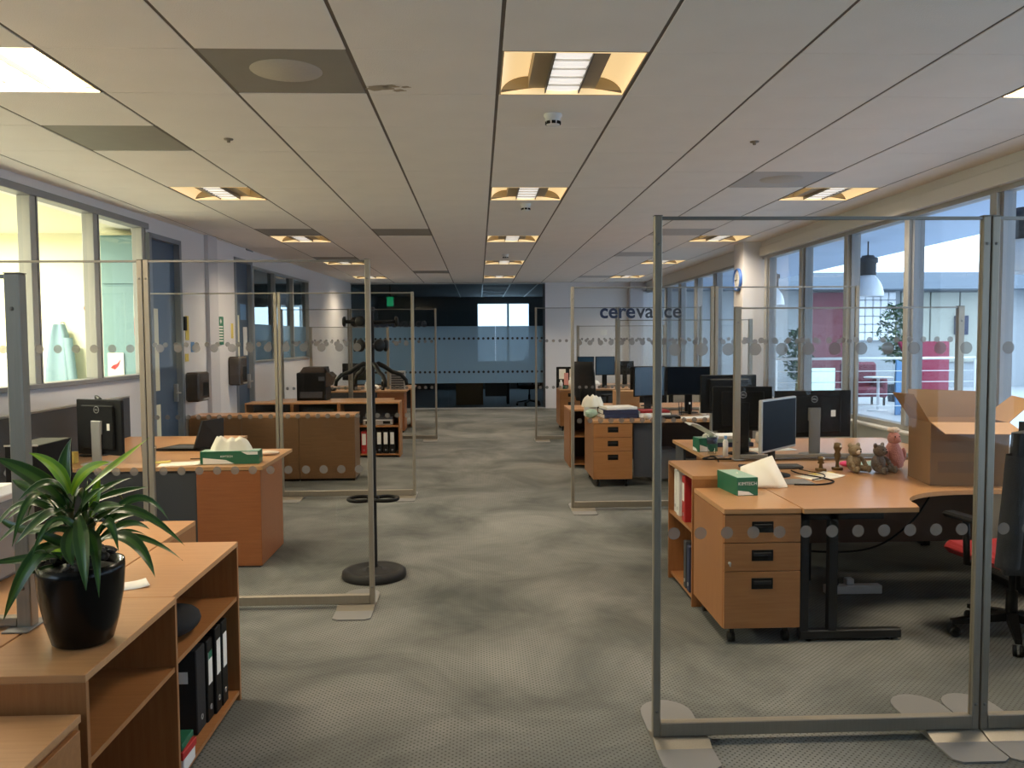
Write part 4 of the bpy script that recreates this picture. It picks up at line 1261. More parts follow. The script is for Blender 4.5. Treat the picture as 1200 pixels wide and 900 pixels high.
tissue_box('green printed box of wipes with a big cream tissue on the near pedestal', 1.515, 4.84, radians(96)-pi*0.0+0, L=0.30, W=0.125, H=0.105, z=DZ, seed=3, plume=(0.01, 0.01, 0.01))
def sheet_heap(lab, x, y, rot, pts, thick, seed):
    """a folded paper sheet: outline corners (x, z) pushed out into two bulging faces"""
    rnd = random.Random(seed); ph = rnd.uniform(0, 6)
    (ax, az), (bx_, bz), (cx, cz), (dx, dz) = pts
    b = MB()
    for s_ in (-1, 1):
        def fn(u, v, s_=s_):
            x0 = ax*(1-u)+dx*u; z0 = az*(1-u)+dz*u
            x1 = bx_*(1-u)+cx*u; z1 = bz*(1-u)+cz*u
            e = (u*(1-u)*v*(1-v)*16)**0.5 if 0 < u < 1 and 0 < v < 1 else 0
            base = (1-v)*0.6
            return (x0*(1-v)+x1*v, s_*thick*(0.5*e+base*min(1, 6*u*(1-u)))+0.010*sin(9*u+ph+3*v)*e+0.05*v, z0*(1-v)+z1*v+0.008*sin(11*u+ph)*v*(1-v)*4)
        b.sheet(fn, 18, 14)
    o = b.build('crumpled_tissue', 'tissue', None, (x, y, DZ+0.002), rot)
    return tag(o, lab, 'tissue')
sheet_heap('large crumpled cream tissue sheet lying beside the green box on the near desk', 1.715, 4.955, radians(-6), [(-0.14, 0.0), (-0.13, 0.115), (0.06, 0.185), (0.145, 0.0)], 0.07, 3)

monitor('black monitor turned aside with a dark blue screen and pale rim, beside the wipes box', 1.945, 5.36, radians(46), 0.52, 0.340, 1.075, DZ, 'screen', 'silver', 'black', False)
monitor('wide black monitor seen from behind, its round logo above the toy bears', 2.565, 6.33, pi+radians(2), 0.60, 0.36, 1.048, DZ, 'screen', 'black', 'steel_dark', True, label_patch=True)
monitor('black monitor seen from behind next to the wide one, partly behind the glass screen post', 2.045, 6.42, pi-radians(3), 0.46, 0.345, 1.085, DZ, 'screen', 'black', 'black', True)
monitor('black monitor half hidden behind the row of black monitors on the shared desk', 2.16, 7.165, pi+radians(5), 0.50, 0.33, 1.15, DZ, 'screen', 'black', 'black', False)

# carton -------------------------------------------------------------
def carton():
    t = thing('cardboard_box', 'open cardboard box with its flaps up on the near desk', 'box', (2.95, 4.90, DZ), radians(-8))
    w, d, h, k = 0.225, 0.18, 0.385, 0.005
    bx('front_wall', 'card_shaded', t, -w, 0, 0.001, w, k, h)
    bx('rear_wall', 'cardboard', t, -w, 2*d-k, 0.001, w, 2*d, h)
    bx('side_wall', 'card_shaded', t, -w, k, 0.001, -w+k, 2*d-k, h)
    bx('side_wall', 'card_shaded', t, w-k, k, 0.001, w, 2*d-k, h)
    bx('bottom', 'cardboard', t, -w+k, k, 0.001, w-k, 2*d-k, 0.006)
    def flap(pts, m='cardboard'):
        b = MB(); b.add(pts, [(0, 1, 2, 3)]); b.build('flap', m, t, solid=0.005)
    flap([(-w, 0, h), (w, 0, h), (w+0.015, -0.165, h-0.052), (-w+0.02, -0.165, h-0.052)])
    flap([(-w, 2*d, h), (w, 2*d, h), (w, 2*d+0.03, h+0.165), (-w, 2*d+0.03, h+0.18)], 'card_shaded')
    flap([(-w, 0.01, h), (-w, 2*d-0.01, h), (-w-0.11, 2*d-0.02, h+0.16), (-w-0.085, 0.05, h+0.17)], 'card_shaded')
    flap([(w, 0.01, h), (w, 2*d-0.01, h), (w+0.17, 2*d-0.02, h+0.14), (w+0.15, 0.03, h+0.13)])
    bx('tape', 'card_dark', t, -w*0.98, -0.0012, 0.20, w*0.55, 0.0, 0.275)
    bx('shipping_label', 'card_dark', t, -w*0.8, -0.0012, 0.08, w*0.6, 0.0, 0.15)
    return t
carton()
# soft toys ----------------------------------------------------------
def bear(lab, x, y, rot, s, m, m2):
    t = thing('toy_bear', lab, 'soft toy', (x, y, DZ), rot, 'toy bears on the near desk')
    MB().ball((0, 0, 0.075*s), 0.062*s, 0.056*s, 0.075*s, 16, 10).build('body', m, t)
    hd = MB(); hd.ball((0, -0.012*s, 0.182*s), 0.056*s, 0.052*s, 0.050*s, 16, 10); hd.build('head', m, t)
    MB().ball((0, -0.056*s, 0.172*s), 0.026*s, 0.024*s, 0.021*s, 12, 8).build('muzzle', m2, t)
    MB().ball((0, -0.079*s, 0.180*s), 0.008*s, 0.006*s, 0.006*s, 8, 6).build('nose', 'black', t)
    for k in (-1, 1):
        MB().ball((k*0.045*s, -0.002*s, 0.226*s), 0.022*s, 0.012*s, 0.022*s, 12, 8).build('ear', m, t)
        MB().ball((k*0.021*s, -0.060*s, 0.196*s), 0.005*s, 0.004*s, 0.005*s, 8, 6).build('eye', 'black', t)
        a = MB(); a.tube([(k*0.048*s, -0.01*s, 0.125*s), (k*0.075*s, -0.035*s, 0.095*s), (k*0.070*s, -0.065*s, 0.060*s)], 0.022*s, 10, r1=0.018*s); a.ball((k*0.070*s, -0.068*s, 0.055*s), 0.021*s, 0.021*s, 0.021*s, 10, 7); a.build('arm', m, t)
        l = MB(); l.tube([(k*0.035*s, -0.02*s, 0.035*s), (k*0.055*s, -0.075*s, 0.030*s), (k*0.062*s, -0.105*s, 0.030*s)], 0.028*s, 10, r1=0.024*s); l.ball((k*0.064*s, -0.112*s, 0.032*s), 0.022*s, 0.020*s, 0.031*s, 10, 7); l.build('leg', m, t)
    return t
bear('olive brown toy bear sitting on the near desk, next to the small brass figures', 2.515, 5.50, radians(20), 0.78, 'bear', 'cream_plush')
bear('grey brown toy bear sitting between the olive bear and the pink toy', 2.660, 5.45, radians(28), 0.80, 'bear_grey', 'bear_grey')
t = thing('pink_toy', 'pink plush toy with a fluffy cream tuft, beside the cardboard box', 'soft toy', (2.815, 5.56, DZ), radians(10))
MB().lathe([(0, 0.0), (0.045, 0.0), (0.066, 0.03), (0.070, 0.08), (0.058, 0.13), (0.040, 0.165), (0.030, 0.185), (0, 0.19)], 18, cap=False).build('body', 'pink', t)
MB().ball((0, -0.005, 0.215), 0.042, 0.042, 0.045, 14, 9).build('head', 'pink', t)
MB().ball((0, 0.0, 0.268), 0.045, 0.040, 0.022, 12, 7, wob=0.12).build('tuft', 'cream_plush', t)
MB().ball((-0.002, -0.052, 0.203), 0.020, 0.022, 0.014, 10, 7).build('muzzle', 'pink', t)
MB().ball((0, 0, 0.012), 0.062, 0.060, 0.014, 14, 7).build('feet_cuff', 'cream_plush', t)
for k in (-1, 1):
    MB().ball((k*0.066, -0.02, 0.10), 0.016, 0.020, 0.05, 10, 7).build('wing', 'pink', t)
    MB().ball((k*0.016, -0.041, 0.228), 0.005, 0.004, 0.005, 8, 6).build('eye', 'black', t)
def figure(lab, x, y, h, m):
    t = thing('desk_figure', lab, 'ornament', (x, y, DZ), 0, 'small dark figures by the bears')
    bx('plinth', m, t, -0.03, -0.025, 0, 0.03, 0.025, 0.02, bev=0.003)
    MB().lathe([(0.014, 0.02), (0.010, 0.05), (0.024, h*0.55), (0.016, h*0.68), (0.028, h*0.82), (0.022, h), (0, h+0.004)], 14, cap=False).build('body', m, t)
    MB().ball((0.01, -0.025, h*0.88), 0.007, 0.005, 0.007, 8, 6).build('eye', 'white', t)
figure('low dark ornament with a pale spot, nearest the monitor stand', 2.30, 5.52, 0.10, 'brass')
figure('tall brown ornament with a rounded top beside the olive bear', 2.43, 5.56, 0.185, 'brass')
o = MB().ball((0, 0, 0.02), 0.055, 0.03, 0.02, 14, 8).build('pink_tape_dispenser', 'hot_pink', None, (2.56, 5.70, DZ+0.001)); tag(o, 'small hot pink rounded object behind the olive bear', 'stationery')
paper_sheet('cream paper sheets under the black cables on the near desk', 2.20, 5.30, 0.4, 0.26, 0.19, DZ, 'tissue', 0.012)
paper_sheet('yellow note paper near the ornaments', 2.26, 5.40, 0.2, 0.16, 0.08, DZ+0.002, 'yellow', 0.006)
paper_sheet('pale blue paper behind the toy bears', 2.72, 5.78, 0.1, 0.22, 0.2, DZ, 'green_pale', 0.01)
o = bx('grey_pad', 'plate', None, 1.86, 5.02, DZ+0.001, 2.06, 5.20, DZ+0.006, bev=0.002); tag(o, 'flat grey mouse pad in front of the turned monitor', 'mouse pad')
cable('black cable looping over the papers by the turned monitor', [(2.09, 5.50, DZ+0.010), (2.10, 5.36, DZ+0.010), (2.18, 5.22, DZ+0.008), (2.20, 5.08, DZ+0.006), (2.08, 4.99, DZ+0.006), (1.92, 5.0, DZ+0.006)], 0.005)
cable('second black cable crossing behind the first loop', [(2.16, 5.54, DZ+0.012), (2.18, 5.42, DZ+0.016), (2.22, 5.30, DZ+0.018), (2.18, 5.18, DZ+0.016), (2.08, 5.12, DZ+0.012)], 0.004)
cable('black cables bundled on the desk behind the bookcase', [(1.60, 5.92, 0.75), (1.68, 5.80, 0.76), (1.62, 5.70, 0.815), (1.52, 5.60, 0.815), (1.70, 5.55, 0.82)], 0.006)
o = bx('grey_keyboard', 'charcoal', None, 1.80, 5.61, DZ+0.001, 2.22, 5.73, DZ+0.022, bev=0.006); tag(o, 'dark keyboard standing behind the ornaments', 'keyboard')
t = thing('power_strip', 'white power strip with plugs on the floor under the near desk', 'power strip', (2.20, 5.16, 0))
bx('strip', 'white', t, 0, 0, 0.001, 0.36, 0.06, 0.055, bev=0.004)
for k in range(2): bx('plug', 'white' if k else 'black', t, 0.03+0.10*k, 0.005, 0.055, 0.08+0.10*k, 0.055, 0.10, bev=0.006)
cable('thin dark cable drooping under the near desk', [(1.82, 5.30, 0.62), (2.0, 5.30, 0.30), (2.3, 5.30, 0.24), (2.6, 5.32, 0.27), (2.85, 5.36, 0.42), (3.0, 5.38, 0.62)], 0.007)
o = bx('computer_tower', 'black', None, 2.0, 5.46, 0.002, 2.22, 5.86, 0.44, bev=0.006); tag(o, 'dark computer tower on the floor under the near desk', 'computer')
# chair, jacket ------------------------------------------------------
ch = office_chair('black swivel chair with a red seat at the near curved desk', 2.88, 4.36, radians(10), 'red_fabric', 0.56)
t = thing('jacket', 'dark grey jacket draped over the back of the red seated chair', 'jacket', (2.89, 4.06, 0.46), radians(10))
def jk(u, v):
    a = 2*pi*u
    ww = 0.30-0.05*v+0.02*sin(6*a)*(1-v)
    return (ww*cos(a), (0.075+0.05*(1-v))*sin(a)+0.012*sin(9*a), 0.70*v)
j = MB().sheet(jk, 40, 10)
def jt(u, v): return (0.25*cos(2*pi*u)*(1-v), 0.075*sin(2*pi*u)*(1-v)+0.01, 0.70+0.03*v)
j.sheet(jt, 40, 3)
j.build('garment', 'dark_cloth', t)
def slv(u, v):
    a = 2*pi*u
    return (-0.27-0.05*v+0.055*cos(a), -0.05+0.055*sin(a), 0.60-0.55*v+0.01*sin(12*v))
MB().sheet(slv, 14, 12).build('sleeve', 'dark_cloth', t)
def col_(u, v):
    a = pi+pi*u
    return (0.16*cos(a), 0.07+0.08*sin(a)*1.2, 0.70+0.07*v-0.02*cos(a)**2)
MB().sheet(col_, 14, 2).build('collar', 'dark_cloth', t)

# ------------------------------------------------------------------ window side, desk across the low glass screen
desk('beech desk across the low glass screen, with its tumbler and papers', [(1.71, 6.10), (3.60, 6.10), (3.60, 7.32), (1.71, 7.32)],
     panels=[(1.80, 6.14, 0.25, 3.4, 6.16, 0.70), (1.73, 7.0, 0.02, 1.75, 7.28, 0.70)], legs=[(3.45, 6.3, 0, 0.7)])
t = thing('desk_pedestal', 'beech pedestal side showing under the desk with the tumbler', 'drawer unit', (1.82, 6.20, 0))
bx('carcass', 'beech_up', t, 0, 0, 0.03, 0.42, 0.72, 0.705, bev=0.002); bx('plinth', 'black', t, 0.02, 0.02, 0, 0.40, 0.70, 0.03)
tissue_box('small green box of wipes with a tall white tissue behind the tumbler', 1.80, 6.58, radians(10), 0.16, 0.115, 0.11, DZ, 5, (0.05, 0.05, 0.03), text=False)
t = tissue_plume(None, (0, 0, 0), 0.10, 0.10, 0.05, 8, 'white_tissue', 'paper')
def wave(u, v): return (-0.12*(1-u)+0.10*u+0.02*sin(5*v), 0.09*(v-0.5)+0.02*sin(3*u), 0.215-0.10*u**1.5+0.012*sin(9*v+3*u))
bpy.data.objects.remove(t)
o = MB().sheet(wave, 12, 10).build('white_tissue', 'paper', None, (1.79, 6.60, DZ+0.001), solid=0.002); tag(o, 'white tissue sheet flying up out of the small green box', 'tissue')
t = thing('tumbler', 'clear plastic tumbler on the desk behind the bookcase', 'glass', (1.80, 6.38, DZ))
MB().lathe([(0, 0), (0.033, 0), (0.043, 0.145), (0.040, 0.145), (0.031, 0.006), (0, 0.006)], 20, cap=False).build('body', 'clear', t)
MB().lathe([(0, 0.085), (0.0375, 0.085), (0.041, 0.128), (0, 0.128)], 20, cap=False).build('drink', 'navy', t)
bottle('slim white and blue tube standing beside the tumbler', 1.875, 6.28, DZ, 'white', 0.020, 0.155, 'atr_blue', 'bottle', 'glue_tube')
o = bx('acrylic_tray', 'clear', None, 1.74, 6.16, DZ+0.001, 1.84, 6.25, DZ+0.012, bev=0.003); tag(o, 'flat clear tray in front of the tumbler', 'tray')
stack('', 2.06, 6.90, 0.05, DZ+0.001, [('navy box lid under the pale cartons on the desk with the tumbler', 0.40, 0.22, 0.035, 'navy', 0), ('pale green carton on the navy lid', 0.36, 0.20, 0.03, 'green_pale', 0.06), ('white pad of paper topmost on the pale green carton', 0.30, 0.21, 0.025, 'paper', -0.05)])
stack('', 2.48, 6.92, -0.1, DZ+0.001, [('thick white paper pile next to the pale cartons', 0.24, 0.30, 0.07, 'paper', 0), ('thin white booklet on the thick paper pile', 0.22, 0.28, 0.018, 'white', 0.08)])
paper_sheet('white sheet of paper in front of the thick paper pile', 2.34, 6.62, 0.15, 0.36, 0.21, DZ, 'paper', 0.004)
t = thing('computer_mouse', 'black computer mouse on the desk by the low glass screen post', 'mouse', (2.205, 6.26, DZ+0.001))
MB().ball((0, 0, 0.014), 0.033, 0.055, 0.020, 14, 8).build('shell', 'black', t)
MB().lathe([(0.008, -0.004), (0.008, 0.004)], 10, (0, -0.02, 0.031)).build('wheel', 'charcoal', t)

# ------------------------------------------------------------------ window side, middle cluster
pedestal('beech drawer pedestal with folders on top, in the middle of the window side', 1.245, 9.06, 0.43, 0.75, lock=False)
t = bookcase('dark sided beech bookcase behind the folder pedestal', 1.14, 1.50, 10.50, 11.20, 0.735, '-y', shelves=(0.40,), backm='charcoal')
desk('middle beech desk with the blue monitor and the mug', [(1.68, 9.06), (3.4, 9.06), (3.4, 10.25), (1.68, 10.25)], panels=[(1.70, 9.12, 0.10, 1.95, 9.14, 0.705), (1.72, 9.95, 0.2, 3.3, 9.97, 0.70, 'brown_shaded')], legs=[(3.3, 9.2, 0, 0.8)])
desk('beech desk behind the middle low glass screen', [(1.68, 10.36), (3.4, 10.36), (3.4, 11.5), (1.68, 11.5)], panels=[(1.7, 10.5, 0.1, 3.3, 10.52, 0.70)], legs=[(3.3, 10.6, 0, 0.7)])
stack('', 1.58, 9.45, 0.12, DZ+0.001, [('dark blue folder lowest in the stack on the middle pedestal', 0.40, 0.30, 0.045, 'navy', 0), ('dark blue binder with white pages in the middle of that stack', 0.40, 0.30, 0.05, 'navy', -0.08), ('thick white report topmost on the dark blue folders', 0.36, 0.28, 0.03, 'paper', 0.05)])
stack('', 1.98, 9.48, 0.0, DZ+0.001, [('white folder under the bright red one on the middle desk', 0.36, 0.26, 0.05, 'paper', 0.0), ('bright red folder on a white one on the middle desk', 0.34, 0.26, 0.028, 'red_fabric', 0.03)])
t = thing('tissue_cube', 'cream tissue carton with a big white tissue left of the folders', 'tissue box', (1.29, 9.64, DZ))
bx('carton', 'white', t, -0.07, -0.06, 0.0, 0.07, 0.06, 0.11, bev=0.003)
tissue_plume(t, (0.02, 0, 0.11), 0.26, 0.16, 0.16, 21)
o = MB().ball((0, 0, 0.05), 0.075, 0.07, 0.05, 12, 8, wob=0.06).build('blue_white_bag', 'green_pale', None, (1.27, 9.40, DZ+0.001)); tag(o, 'small crumpled pale bag in front of the cream tissue carton', 'bag')
monitor('monitor with a bright blue screen on the middle desk', 2.02, 9.86, radians(14), 0.40, 0.36, 1.12, DZ, 'screen_blue', 'black', 'black', False)
monitor('black screened monitor next to the bright blue one', 2.51, 9.90, radians(-4), 0.53, 0.34, 1.12, DZ, 'screen', 'black', 'black', False)
mug('white mug on the middle desk under the black screen', 2.60, 9.62, DZ)
bottle('dark bottle standing beside the white mug', 2.48, 9.75, DZ, 'black', 0.02, 0.14, 'paper')
o = MB().lathe([(0, 0), (0.035, 0), (0.035, 0.10), (0.032, 0.10), (0.032, 0.005), (0, 0.005)], 16, cap=False).build('pen_pot', 'clear', None, (2.34, 9.60, DZ+0.001)); tag(o, 'small clear pen pot left of the white mug', 'pot')
for k, (a, b) in enumerate(((0.006, 0.01), (-0.01, 0.004), (0.002, -0.01))):
    o = MB().tube([(a, b, 0.01), (a*2.5, b*2.5, 0.15)], 0.004, 6).build('pen', ('red', 'navy', 'black')[k], None, (2.34, 9.60, DZ+0.001)); tag(o, ('red', 'dark blue', 'black')[k]+' pen standing in the clear pen pot', 'pen', 'pens in the pot')
o = MB().lathe([(0, 0), (0.05, 0), (0.055, 0.02), (0.05, 0.06), (0, 0.065)], 16, cap=False).build('brown_jar', 'brass', None, (2.18, 9.62, DZ+0.001)); tag(o, 'squat brown jar under the blue and black screens', 'jar')
o = bx('desk_phone', 'black', None, 2.0, 9.18, DZ+0.001, 2.24, 9.36, DZ+0.03, bev=0.01); tag(o, 'flat black desk phone at the front of the middle desk', 'phone')
o = MB().ball((0, 0, 0.035), 0.045, 0.045, 0.035, 14, 9).build('round_paperweight', 'cream', None, (1.86, 9.16, DZ+0.001)); tag(o, 'cream ball shaped paperweight on the middle desk edge', 'paperweight')
paper_sheet('white papers spread under the mug on the middle desk', 2.44, 9.35, 0.2, 0.42, 0.24, DZ, 'paper', 0.004)
o = bx('grey_crate', 'plate', None, 1.93, 9.4, 0.002, 2.28, 9.75, 0.36, bev=0.03); tag(o, 'pale grey crate on the floor under the middle desk', 'crate')
monitor('black monitor beyond the middle low glass screen', 2.25, 11.0, radians(180), 0.50, 0.32, 1.09, DZ, 'screen', 'black', 'black', False)
o = bx('brown_carton', 'cardboard', None, 1.75, 10.6, DZ+0.001, 2.05, 10.9, DZ+0.22, bev=0.003); tag(o, 'closed brown carton on the desk behind the middle low glass screen', 'box')

# ------------------------------------------------------------------ window side, farthest cluster
pedestal('beech drawer pedestal nearest the dark back wall on the window side', 1.42, 14.62, 0.40, 0.70, lock=False)
desk('farthest beech desk on the window side', [(1.82, 14.62), (3.5, 14.62), (3.5, 15.30), (1.82, 15.30)], panels=[(1.83, 14.68, 0.1, 2.6, 14.70, 0.70), (2.6, 15.0, 0.2, 3.4, 15.02, 0.70)], legs=[(3.4, 14.7, 0, 0.5)])
desk('beech desk between the last low screen and the white back wall', [(1.82, 15.42), (3.5, 15.42), (3.5, 16.5), (1.82, 16.5)], panels=[(1.9, 15.5, 0.1, 3.4, 15.52, 0.70)], legs=[(3.4, 15.6, 0, 0.7)])
monitor('dark blue screen on the farthest desk, second from the pinned pictures', 2.28, 15.05, radians(6), 0.36, 0.34, 1.13, DZ, 'screen_blue', 'black', 'black', False)
monitor('dark blue screen on the farthest desk, close to the aisle', 1.93, 15.05, radians(-6), 0.30, 0.34, 1.13, DZ, 'screen_blue', 'black', 'black', False)
monitor('small black monitor behind the farthest low glass screen', 2.78, 15.9, radians(180), 0.36, 0.26, 1.06, DZ, 'screen', 'black', 'black', False)
t = thing('picture_board', 'small black board pinned with colourful pictures on the last pedestal', 'board', (1.40, 15.10, DZ))
bx('board', 'black', t, 0, 0, 0, 0.40, 0.02, 0.38, bev=0.003)
for k, (x, z, w, h, m) in enumerate(((0.05, 0.16, 0.12, 0.18, 'tissue'), (0.14, 0.05, 0.08, 0.22, 'pink'), (0.24, 0.18, 0.13, 0.16, 'cream_plush'), (0.27, 0.10, 0.09, 0.08, 'yellow'))):
    bx('picture', m, t, x, -0.001-0.001*k, z, x+w, 0.0, z+h)
o = MB().lathe([(0, 0), (0.05, 0), (0.05, 0.05), (0, 0.055)], 16, cap=False).build('green_tape', 'green', None, (1.53, 14.80, DZ+0.001)); o.rotation_euler = (0, 0, 0); tag(o, 'dark green round tin on the last pedestal', 'tin')
bottle('white bottle at the corner of the last pedestal', 1.45, 14.74, DZ, 'white', 0.03, 0.16)
bottle('white spray bottle beside the green tin', 1.62, 14.76, DZ, 'paper', 0.035, 0.20)
o = bx('small_carton', 'green_pale', None, 1.70, 14.74, DZ+0.001, 1.82, 14.84, DZ+0.09, bev=0.003); tag(o, 'small pale carton on the last pedestal edge', 'box')
o = MB().ball((0, 0, 0.075), 0.14, 0.09, 0.075, 14, 9, wob=0.10).build('plastic_bag', 'white', None, (2.02, 14.80, DZ+0.001)); tag(o, 'crumpled white plastic bag under the dark blue screens', 'bag')
office_chair('black high backed chair beside the last pedestal', 1.95, 14.12, radians(-50), 'black_matt', 0.66)
office_chair('dark swivel chair behind the frosted glass by the white wall', 1.22, 20.30, radians(160), 'black_matt', 0.62)
# ------------------------------------------------------------------ coat stand
t = thing('coat_stand', 'black coat stand with round knobs and a ring tray behind the glass screen', 'coat stand', (-0.735, 5.745, 0))
MB().lathe([(0.215, 0.0), (0.222, 0.012), (0.218, 0.045), (0.200, 0.058), (0.175, 0.056), (0.165, 0.040), (0.06, 0.044), (0.05, 0.07), (0.0, 0.07)], 36, cap=False).build('base', 'black_rubber', t)
MB().lathe([(0.024, 0.05), (0.024, 1.82), (0.03, 1.825), (0.03, 1.86), (0, 1.865)], 16, cap=False).build('pole', 'charcoal_metal', t)
def knob(mb, p, d, r):
    T = Matrix.Translation(p) @ Vector(d).to_track_quat('Z', 'Y').to_matrix().to_4x4()
    mb.T = T; mb.lathe([(0.010, -0.02), (0.012, 0.0), (r, 0.004), (r, 0.016), (r*0.8, 0.022), (0, 0.024)], 18, cap=False); mb.T = Matrix.Identity(4)
for k, a in enumerate((15, 135, 180, 255)):
    h = MB(); c, s = cos(radians(a)), sin(radians(a))
    h.tube([(0.02*c, 0.02*s, 1.755), (0.17*c, 0.17*s, 1.762)], 0.013, 8)
    knob(h, (0.165*c, 0.165*s, 1.762), (c, s, 0.02), 0.035)
    h.build('upper_hook', 'black', t)
for k, a in enumerate((-10, -50, 190, 235, 100)):
    h = MB(); c, s = cos(radians(a)), sin(radians(a))
    h.tube([(0.02*c, 0.02*s, 1.60), (0.10*c, 0.10*s, 1.60)], 0.014, 8)
    knob(h, (0.095*c, 0.095*s, 1.60), (c, s, 0.0), 0.042)
    h.build('coat_knob', 'black', t)
for a in (5, 125, 185, 300):
    h = MB(); c, s = cos(radians(a)), sin(radians(a))
    P = [(0.02, 1.46), (0.05, 1.475), (0.09, 1.455), (0.14, 1.42), (0.20, 1.40), (0.235, 1.36), (0.24, 1.325)]
    h.tube([(r*c, r*s, z) for r, z in P], 0.018, 8, r1=0.012)
    h.build('curved_arm', 'black', t)
r_ = MB()
for dx in (-0.085, 0.085):
    r_.tube([(dx+0.085*cos(2*pi*k/24), 0.085*sin(2*pi*k/24), 0.545) for k in range(25)], 0.013, 8)
r_.box(-0.04, -0.03, 0.53, 0.04, 0.03, 0.565, bev=0.008)
r_.build('umbrella_ring', 'black', t)

# ------------------------------------------------------------------ lab side, nearest desks
desk('beech desk behind the coat stand screen, carrying the laptop and the wipes', [(-3.30, 6.03), (-1.56, 6.03), (-1.56, 7.00), (-2.2, 7.02), (-2.2, 8.0), (-3.30, 8.0)],
     panels=[(-3.25, 6.05, 0.02, -2.035, 6.07, 0.705)], legs=[(-3.2, 6.3, 0, 0.6), (-2.3, 7.3, 0, 0.6)])
t = thing('desk_end_cabinet', 'warm beech end cabinet closing the desk with the wipes box', 'cabinet', (-2.03, 6.035, 0))
bx('carcass', 'beech_red', t, 0, 0, 0.012, 0.455, 0.66, 0.705, bev=0.002)
bx('plinth', 'charcoal', t, 0.01, 0.01, 0.0, 0.44, 0.64, 0.012)
bx('door', 'beech', t, 0.01, 0.66, 0.03, 0.445, 0.676, 0.70, bev=0.002)
t = thing('desk_divider', 'charcoal fabric desk divider with a pale cap along the lab wall', 'divider', (-3.36, 5.52, 0))
bx('panel', 'charcoal', t, 0, 0, 0.05, 0.03, 2.58, 1.10, bev=0.003)
bx('cap', 'silver', t, -0.004, 0, 1.10, 0.034, 2.58, 1.118, bev=0.003)
for y in (0.1, 2.4): bx('foot', 'charcoal_metal', t, -0.03, y, 0.0, 0.06, y+0.08, 0.05)
monitor('black monitor seen from behind with a silver stand on the lab side desk', -2.80, 6.28, pi+radians(-22), 0.43, 0.41, 1.005, DZ, 'screen', 'black', 'silver', True, label_patch=True)
monitor('black monitor turned almost edge on behind the silver stand monitor', -3.02, 6.75, pi+radians(-62), 0.40, 0.36, 1.02, DZ, 'screen', 'black', 'black', False)
o = bx('yellow_notes', 'yellow', None, -3.06, 6.26, DZ+0.001, -2.99, 6.33, DZ+0.085, bev=0.002); tag(o, 'block of yellow notes beside the silver monitor stand', 'notes')
t = thing('jar', 'glass jar of pens and bits right of the silver stand monitor', 'jar', (-2.46, 6.30, DZ+0.001))
MB().lathe([(0, 0), (0.05, 0), (0.052, 0.12), (0.048, 0.12), (0.046, 0.006), (0, 0.006)], 18, cap=False).build('body', 'clear', t)
for k in range(4): MB().tube([(0.012*cos(k*1.6), 0.012*sin(k*1.6), 0.01), (0.032*cos(k*1.6), 0.032*sin(k*1.6), 0.17)], 0.004, 6).build('pen', ('green', 'black', 'navy', 'red')[k], t)
o = MB().lathe([(0, 0), (0.04, 0), (0.042, 0.10), (0.0, 0.11)], 14, cap=False).build('dark_cup', 'dispenser', None, (-2.60, 6.62, DZ+0.001)); tag(o, 'brown cup behind the glass jar', 'cup')
paper_sheet('cream papers lying by the wipes box on the lab side desk', -2.19, 6.20, 0.2, 0.30, 0.21, DZ, 'tissue', 0.006)
paper_sheet('yellow sheet corner showing beside the cream papers', -2.38, 6.28, 0.3, 0.16, 0.12, DZ+0.0015, 'yellow', 0.004)
o = MB().tube([(0, 0, 0.004), (0.24, 0.03, 0.004)], 0.004, 6).build('pencil', 'black', None, (-2.20, 6.42, DZ+0.001)); tag(o, 'thin dark pencil lying behind the cream papers', 'pencil')
tissue_box('long green box of wipes with a white tissue on the end cabinet desk', -1.83, 6.22, radians(3), 0.42, 0.13, 0.095, DZ, 2, (0.30, 0.10, 0.115))
o = MB().ball((0, 0, 0.018), 0.09, 0.045, 0.018, 14, 8).build('beige_pouch', 'cream_plush', None, (-1.66, 6.62, DZ+0.001)); tag(o, 'flat beige pouch beside the long wipes box', 'pouch')
t = thing('laptop', 'black laptop standing open sideways behind the wipes box', 'laptop', (-2.30, 7.02, DZ+0.001), radians(0))
b = MB(); b.prism([(-0.35, -0.09), (0.03, -0.12), (0.11, 0.16), (-0.26, 0.20)], 0.0, 0.02); b.build('base', 'black', t)
b = MB()
vs = [(-0.04, -0.12, 0.02), (0.115, 0.14, 0.02), (0.115, 0.16, 0.245), (0.02, -0.09, 0.245)]
vs2 = [(x+0.016, y-0.006, z) for x, y, z in vs]
b.add(vs+vs2, [(0, 1, 2, 3), (7, 6, 5, 4), (0, 4, 5, 1), (1, 5, 6, 2), (2, 6, 7, 3), (3, 7, 4, 0)]); b.build('lid', 'black_matt', t)
b = MB(); b.prism([(-0.30, -0.05), (-0.06, -0.07), (0.0, 0.10), (-0.24, 0.14)], 0.0202, 0.0215); b.build('keyboard', 'charcoal', t)

